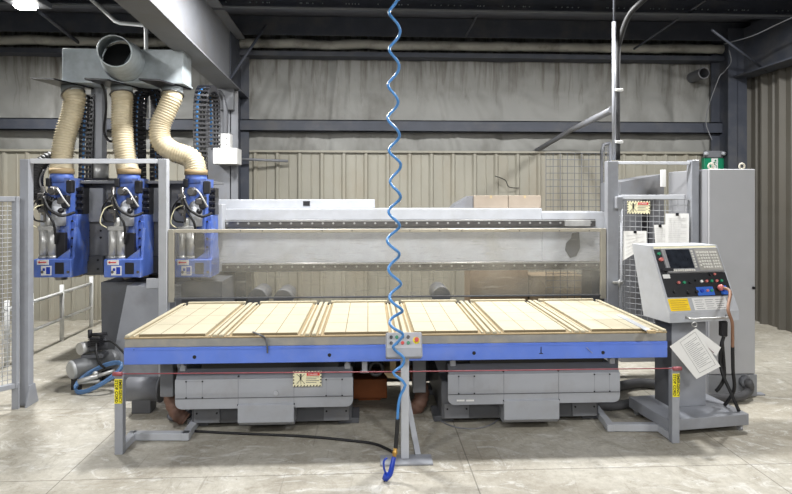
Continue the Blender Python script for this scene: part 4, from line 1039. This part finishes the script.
t = thing('floor_conduit', 'dark grey flexible conduit curving from the cabinet plinth along the floor', 'conduit', F(735, 394))
a = P(744, 381, cyf-.01)
m = MB(); m.tube([a, a+Vector((.0, -.06, .0)), F(749, 390, .07), F(742, 396, .05), F(725, 398, .04), F(700, 399, .04), F(670, 399, .04), F(640, 402, .04), F(612, 406, .04), F(596, 404, .05), F(590, 396, .05)], lambda u, i: .033+.0015*(i % 2), 12, smooth_path=12); m.build('hose', DRUB, t)
m = MB(); m.cyl(a+Vector((0, .01, 0)), a+Vector((0, -.05, 0)), .05, .045, seg=18); m.build('gland', MGREY, t)
rod('floor_conduit', 'dark conduit lying behind the first, between the right base and the console', 'conduit', [F(598, 392, .045), F(620, 386, .045), F(640, 383, .045), F(660, 384, .045), F(690, 382, .045)], .04, DRUB, 8, seg=12)

# ------------------------------------------------------------------ operator console
CR = math.radians(7.5)
t = thing('operator_console', 'grey wheeled operator console with screen, keypad and rows of buttons', 'control console', (2.111, 3.92, 0), CR)
def pc(name, m, mt, par=None): return m.build(name, mt, par or t, world=False)
W = .557
prof = [(0, .765), (0, .832), (.22, 1.287), (.45, 1.287), (.30, .755)]
m = MB(); m.prism_x(prof, 0, W); body = pc('housing', m, LGREY)
# sloped face frame: u across, v up the slope, n out
sl = Vector((0, .22, .455)); SLn = sl.length; sv = sl.normalized(); nn = Vector((0, -sv.z, sv.y))
O_ = Vector((0, 0, .832))
FM = Matrix(((1, 0, 0, 0), (0, sv.y, nn.y, 0), (0, sv.z, nn.z, .832), (0, 0, 0, 1)))   # (u, v, n)
def fb(u0, u1, v0, v1, n0, n1, bev=0):
    m = MB(); m.box(u0*W, u1*W, v0*SLn, v1*SLn, n0, n1, bev, FM); return m
def fc(u, v, r, n0, n1, seg=14):
    m = MB(); a = FM @ Vector((u*W, v*SLn, n0)); b = FM @ Vector((u*W, v*SLn, n1)); m.cyl(a, b, r, seg=seg); return m
pc('top_trim', fb(.04, .97, .955, .985, 0, .003), YELC, body)
sp_ = pc('control_strip', fb(.035, .975, .225, .57, 0, .005), GRAPH, body)
pc('side_strip', fb(.035, .125, .57, .94, 0, .005), GRAPH, body)
un = pc('screen_unit', fb(.13, .965, .575, .95, 0, .02, .004), BEZEL, body)
pc('display', fb(.175, .525, .635, .925, .02, .022), SCREEN, un)
pc('keypad_plate', fb(.60, .945, .60, .93, .02, .022), mat('keypad_plate_grey', (160, 158, 152), .5), un)
def multi(cells, n0, n1):
    m = MB()
    for (u0, u1, v0, v1) in cells: m.box(u0*W, u1*W, v0*SLn, v1*SLn, n0, n1, 0, FM)
    return m
for i in range(10): pc('soft_key', multi([(.20+.033*i, .224+.033*i, .592, .617)], .02, .026), KEY, un)
for j in range(7): pc('soft_key', multi([(.54, .565, .64+.04*j, .666+.04*j)], .02, .026), KEY, un)
for i in range(4):
    for j in range(6): pc('key', multi([(.655+.036*i, .683+.036*i, .63+.045*j, .66+.045*j)], .022, .028), KEY, un)
for i in range(3):
    for j in range(6): pc('key', multi([(.815+.036*i, .843+.036*i, .63+.045*j, .66+.045*j)], .022, .028), KEY, un)
for j in range(5): pc('key', multi([(.615, .64, .66+.05*j, .69+.05*j)], .022, .028), KEY, un)
# buttons: (u, v, radius, material)
def paint(n, rgb): return mat(n, rgb, .4, 0, .03)
PBL = paint('blue_switch_surround', (52, 104, 200)); PINK = paint('faded_red_button', (196, 112, 106)); GRN = paint('button_green', (40, 140, 100))
pc('push_button', fc(.08, .87, .011, .005, .02), GRN, body); pc('push_button', fc(.085, .78, .014, .005, .025), PINK, body)
m = multi([(.06, .2, .60, .64)], .005, .03); pc('handle', m, BLACKP, body)
pc('white_label', multi([(.05, .15, .5, .56)], .005, .007), WHITE, sp_)
pc('blue_surround', multi([(.475, .72, .235, .36)], .005, .008), PBL, sp_)
pc('blue_surround', multi([(.82, .92, .24, .37)], .005, .008), PBL, sp_)
for u, v, r, mt_ in ((.24, .43, .013, PINK), (.32, .43, .013, GRN), (.41, .43, .012, BLACKP), (.5, .46, .009, BLACKP), (.575, .44, .012, WHITE), (.65, .44, .012, PINK), (.725, .44, .012, GRN), (.80, .44, .012, PINK), (.87, .44, .012, GRN),
                     (.15, .30, .013, BLACKP), (.345, .29, .017, BLACKP), (.46, .29, .014, BLACKP), (.54, .30, .016, BGUN), (.62, .30, .011, PINK), (.68, .30, .012, GRN), (.86, .30, .013, BGUN), (.8, .54, .01, PINK), (.74, .54, .012, BLACKP)):
    pc('push_button', fc(u, v, r*.8, .005, .02), mt_, sp_)
pc('yellow_label', multi([(.03, .31, .03, .205)], 0, .003), mat('bright_yellow_label', (244, 206, 24), .5, 0, .03), body)
pc('white_label', multi([(.37, .86, .03, .205)], 0, .003), WHITE, body)
cells = [(.05+.0, .29-.03*(i % 2), .05+.03*i, .056+.03*i) for i in range(5)]; pc('label_print', multi(cells, .003, .004), BRASS, body)
cells = [(.40+.15*j, .52+.15*j-.02*(i % 2), .05+.03*i, .055+.03*i) for i in range(5) for j in range(3)]; pc('label_print', multi(cells, .003, .004), INK, body)
m = MB(); m.tube([(.13, 0, .80), (.13, -.05, .80), (.16, -.06, .80), (.42, -.06, .80), (.45, -.05, .80), (.45, 0, .80)], .008, 8); pc('grab_bar', m, ALU)
# column and base
m = MB(); m.box(.09, .37, .10, .29, .128, .77, .004); pc('column', m, GREY)
m = MB(); m.box(.086, .09, .1, .29, .13, .77); pc('column_side_shade', m, DGREY)  # side shade painted as a darker sheet over the column's left face
m = MB(); m.box(-.08, .55, -.1, .37, .048, .128, .004); pc('base', m, GREY)
for x, y in ((-.04, -.06), (.51, -.06), (-.04, .33), (.51, .33)):
    m = MB(); m.cyl((x-.01, y, .022), (x+.01, y, .022), .022, seg=16); w_ = pc('caster', m, LGREY)
    m = MB(); m.box(x-.018, x+.018, y-.015, y+.02, .03, .05, .003); pc('caster_fork', m, ALU, w_)

cm = wm(t)
def cl(x, y, z): return cm @ Vector((x, y, z))
# tan cable + black lead from the console
FMW = cm @ FM
s0 = FMW @ Vector((.80*W, .33*SLn, .03))
t2 = thing('sleeved_cable', 'brown-sleeved cable looping over the console lip down to the base', 'cable', cl(.5, .0, .13))
bpt = F(735, 407, .13)
pth = [s0, s0+Vector((.03, -.06, -.02)), P(728, 309, 3.86), P(732, 322, 3.86), P(732.5, 335, 3.9), P(732.5, 347, 3.93)]
m = MB(); m.tube(pth, .011, 8, smooth_path=7); m.build('tan_sleeve', COPPER, t2)
m = MB(); m.sphere(s0, .022); m.build('end_knob', PINK, t2)
m = MB(); m.tube([P(732.5, 346, 3.93), P(733, 370, 3.95), P(734, 390, 3.98), cl(.49, .06, .135)], .012, 8, smooth_path=6); m.build('black_lead', BLACK, t2)
t2 = thing('power_plug', 'black plug and cord hanging under the console right of the papers', 'plug', P(724, 336, 4.0))
q = P(724, 329, 4.03); m = MB(); m.box(q.x-.026, q.x+.02, 4.01, 4.06, q.z-.055, q.z+.06, .008); m.build('plug', BLACKP, t2)
m = MB(); m.tube([(q.x, 4.03, q.z-.05), P(721.5, 345, 4.03), P(720, 360, 4.03), P(723, 375, 4.0), P(731, 393, 3.96), P(739, 411, 3.93)], .012, 8, smooth_path=7); m.tube([P(722, 342, 4.03), P(723.5, 360, 4.07), P(724, 378, 4.06), P(719, 388, 4.05), P(716, 391, 4.06)], .013, 8, smooth_path=6); m.build('cord', BLACK, t2)

# papers
def sheet(m, pts, Y, th=.0015, curl=.0):
    m.prism([(x, y) for x, y in pts], lambda x, y: P(x, y, Y), lambda x, y: P(x, y, Y+th))
def quadlines(m, c00, c10, c01, c11, rows, Y, w=.0016, inset=.1):
    for i in range(rows):
        v = inset+(1-2*inset)*(i+.5)/rows
        a = Vector(c00).lerp(Vector(c01), v); b = Vector(c10).lerp(Vector(c11), v)
        p, q = a.lerp(b, inset), a.lerp(b, 1-inset-(.25 if i % 3 == 2 else 0)); m.bar(P(p.x, p.y, Y), P(q.x, q.y, Y), w, .0008)
yc = 3.82
t = thing('hanging_papers', 'printed sheets hanging askew from the console handle on a wire ring', 'papers', P(696, 375, yc))
m = MB(); sheet(m, [(695.5, 328), (721, 347.5), (716.5, 356), (700, 345)], yc+.02); m.build('rear_sheet', PAPER, t)
m = MB(); sheet(m, [(675, 350), (680, 344), (705, 374), (697, 377)], yc+.012); m.build('rear_sheet', mat('grey_white_paper', (206, 206, 204), .7, 0, .03), t)
m = MB(); sheet(m, [(669.5, 346.5), (695.5, 328.5), (720.5, 366.5), (696.5, 379)], yc); fs = m.build('front_sheet', PAPER, t)
m = MB()
F00, F10, F01, F11 = (680, 342.5, 0), (695, 332, 0), (699.5, 373, 0), (715.5, 364.5, 0)
for a, b in ((F00, F10), (F10, F11), (F11, F01), (F01, F00)):
    m.bar(P(a[0], a[1], yc-.001), P(b[0], b[1], yc-.001), .002, .0008)
quadlines(m, F00, F10, F01, F11, 16, yc-.001, .0022); m.build('printed_form', INK, fs)
m = MB(); m.bar(P(699, 340, yc+.018), P(714, 353, yc+.018), .012, .001); m.build('red_print', paint('plum_ink', (120, 50, 70)), t)
m = MB(); m.torus(P(694.5, 324.5, yc+.01), .016, .0022, (.2, 1, 0)); m.build('wire_ring', ALU, t)
def hung(name, pts, label, rows=8, off=.012):
    t = thing(name, label, 'paper', fpt(pts[3][0], pts[3][1], off), 0, 'papers clipped to the mesh fence')
    m = MB(); m.prism(pts, lambda x, y: fpt(x, y, off), lambda x, y: fpt(x, y, off-.0015)); s = m.build('sheet', PAPER, t)
    m = MB(); c = [Vector((*p, 0)) for p in pts]
    for i in range(rows):
        v = .1+.82*(i+.5)/rows; a = c[0].lerp(c[3], v); b = c[1].lerp(c[2], v); p, q = a.lerp(b, .12), a.lerp(b, .88-(.25 if i % 3 == 2 else 0))
        m.bar(fpt(p.x, p.y, off+.001), fpt(q.x, q.y, off+.001), .003, .0008)
    m.build('print_lines', mat('pale_print', (176, 176, 178), .7), s)
    q = fpt((pts[0][0]+pts[1][0])/2, pts[0][1]+1, off+.006); m = MB(); m.box(q.x-.012, q.x+.012, q.y-.006, q.y+.006, q.z-.012, q.z+.014, .002); m.build('clip', BLACKP, t)
    return t
hung('hung_paper', [(623.5, 231), (646.5, 231), (647, 246), (622.5, 261)], 'crumpled white paper clipped to the mesh left of the console top', 6)
hung('hung_paper', [(654, 225), (666, 224.5), (667, 248), (655.5, 248)], 'narrow printed sheet clipped to the mesh beside the largest sheet', 9, .012)
hung('hung_paper', [(665.5, 213.5), (689, 213.5), (689, 250), (665, 250)], 'largest printed sheet clipped to the mesh above the console', 14, .018)
q0, q1 = fpt(627.3, 213.6, .012), fpt(650, 201, .012)
t = thing('warning_sign', 'striped-border warning sign fixed to the mesh under the middle rail', 'sign', (q0.x, q0.y, q0.z), fang)
sw = (q1-q0).xy.length; sh = q1.z-q0.z
m = MB(); m.box(0, sw, -.003, .002, 0, sh); s = m.build('sign_board', YELC, t, world=False); sign_details(s, 0, sw, 0, sh, 0, False)

# ------------------------------------------------------------------ air compressor
t = thing('air_compressor', 'small silver-tanked air compressor lying on the floor at left', 'air compressor', F(88, 388))
a = P(72.5, 370, 5.0); b = a+Vector((.20, .26, .02)); ax = (b-a).normalized()
m = MB(); m.cyl(a, b, .082, seg=28); m.sphere(b, .082, (1, 1, 1), 18); m.build('tank', mat('silver_grey_tank', (120, 122, 124), .4, .4, .06, 10), t)
m = MB(); m.cyl(a, a-ax*.022, .083, .066, seg=28); m.build('tank_end', mat('pale_tank_end', (176, 178, 178), .45, .2), t)
c = a.lerp(b, .45)
m = MB(); m.box(c.x-.05, c.x+.13, c.y-.06, c.y+.08, c.z+.07, c.z+.1, .004); m.build('pump_mount', DGREY, t)
m = MB(); m.cyl(c+Vector((-.06, -.06, .155)), c+Vector((-.03, -.01, .155)), .052, seg=22); m.build('motor_fan_cover', ALU, t)
m = MB(); m.cyl(c+Vector((-.03, -.01, .155)), c+Vector((.09, .1, .155)), .048, seg=18); m.build('motor', DGREY, t)
m = MB(); m.box(c.x+.02, c.x+.10, c.y-.05, c.y+.03, c.z+.17, c.z+.25, .008)
for k in range(5): m.box(c.x+.01, c.x+.11, c.y-.06, c.y+.04, c.z+.17+.016*k, c.z+.176+.016*k)
m.cyl(c+Vector((.01, -.02, .24)), c+Vector((.01, -.02, .31)), .018, seg=10); m.cyl(c+Vector((.03, -.03, .27)), c+Vector((.15, -.0, .27)), .014, seg=8); m.build('pump_head', BLACKP, t)
m = MB(); m.tube([c+Vector((.08, -.06, .2)), c+Vector((.11, -.12, .14)), c+Vector((.14, -.13, .05)), c+Vector((.17, -.1, .0))], .010, 6, smooth_path=5); m.build('pipe', BLACK, t)
m = MB(); m.tube([c+Vector((.12, 0, .2)), c+Vector((.2, -.02, .2)), c+Vector((.3, -.03, .11)), c+Vector((.36, -.04, .03))], .009, 6, smooth_path=5); m.build('pipe', BLACK, t)
for s_ in (.1, .9):
    cc = a.lerp(b, s_); m = MB(); m.box(cc.x-.04, cc.x+.04, cc.y-.015, cc.y+.015, 0, cc.z-.06, .003); m.build('foot', BLACKP, t)
cc = c+Vector((.12, -.16, -.05)); m = MB(); m.cyl(cc+Vector((-.12, -.05, -.03)), cc+Vector((.02, .0, 0)), .02, seg=10); m.cyl(cc+Vector((.02, 0, 0)), cc+Vector((.14, .05, .03)), .015, seg=10); m.sphere(cc+Vector((.0, 0, .02)), .022); m.build('regulator', ALU, t)
m = MB(); m.cyl(cc+Vector((-.13, -.02, -.05)), cc+Vector((.03, .01, -.045)), .012, seg=8); m.build('tube', PIPEW, t)
t = thing('blue_hose_coil', 'loose coil of blue air hose heaped against the small compressor', 'hose', F(98, 389))
ctr = F(96, 386, .06); m = MB(); pts = []
for k in range(5*18):
    a_ = 2*PI*k/18; rr = .19+.018*math.sin(k*.37)
    pts.append(Vector((ctr.x+rr*math.cos(a_)*1.0, ctr.y+.02+rr*.42*math.sin(a_), .125+.08*math.cos(a_)+.07*math.sin(a_)+.012*math.sin(k*.11))))
m.tube(pts, .009, 8); m.build('hose', mat('steel_blue_hose', (84, 118, 160), .35), t)

# small things on the back wall
rod('wall_bar', 'thin dark bar along the rear wall right of the left column, above the liner', 'bar', [P(237, 159, 7.6), P(288, 161, 7.75)], .018, MGREY)
rod('loose_wire', 'thin loose wire standing off the rear wall above the cartons', 'wire', [P(495, 176, 7.7), P(505, 180, 7.72), P(509, 187, 7.75), P(519, 188, 7.8)], .006, BLACK, 5)
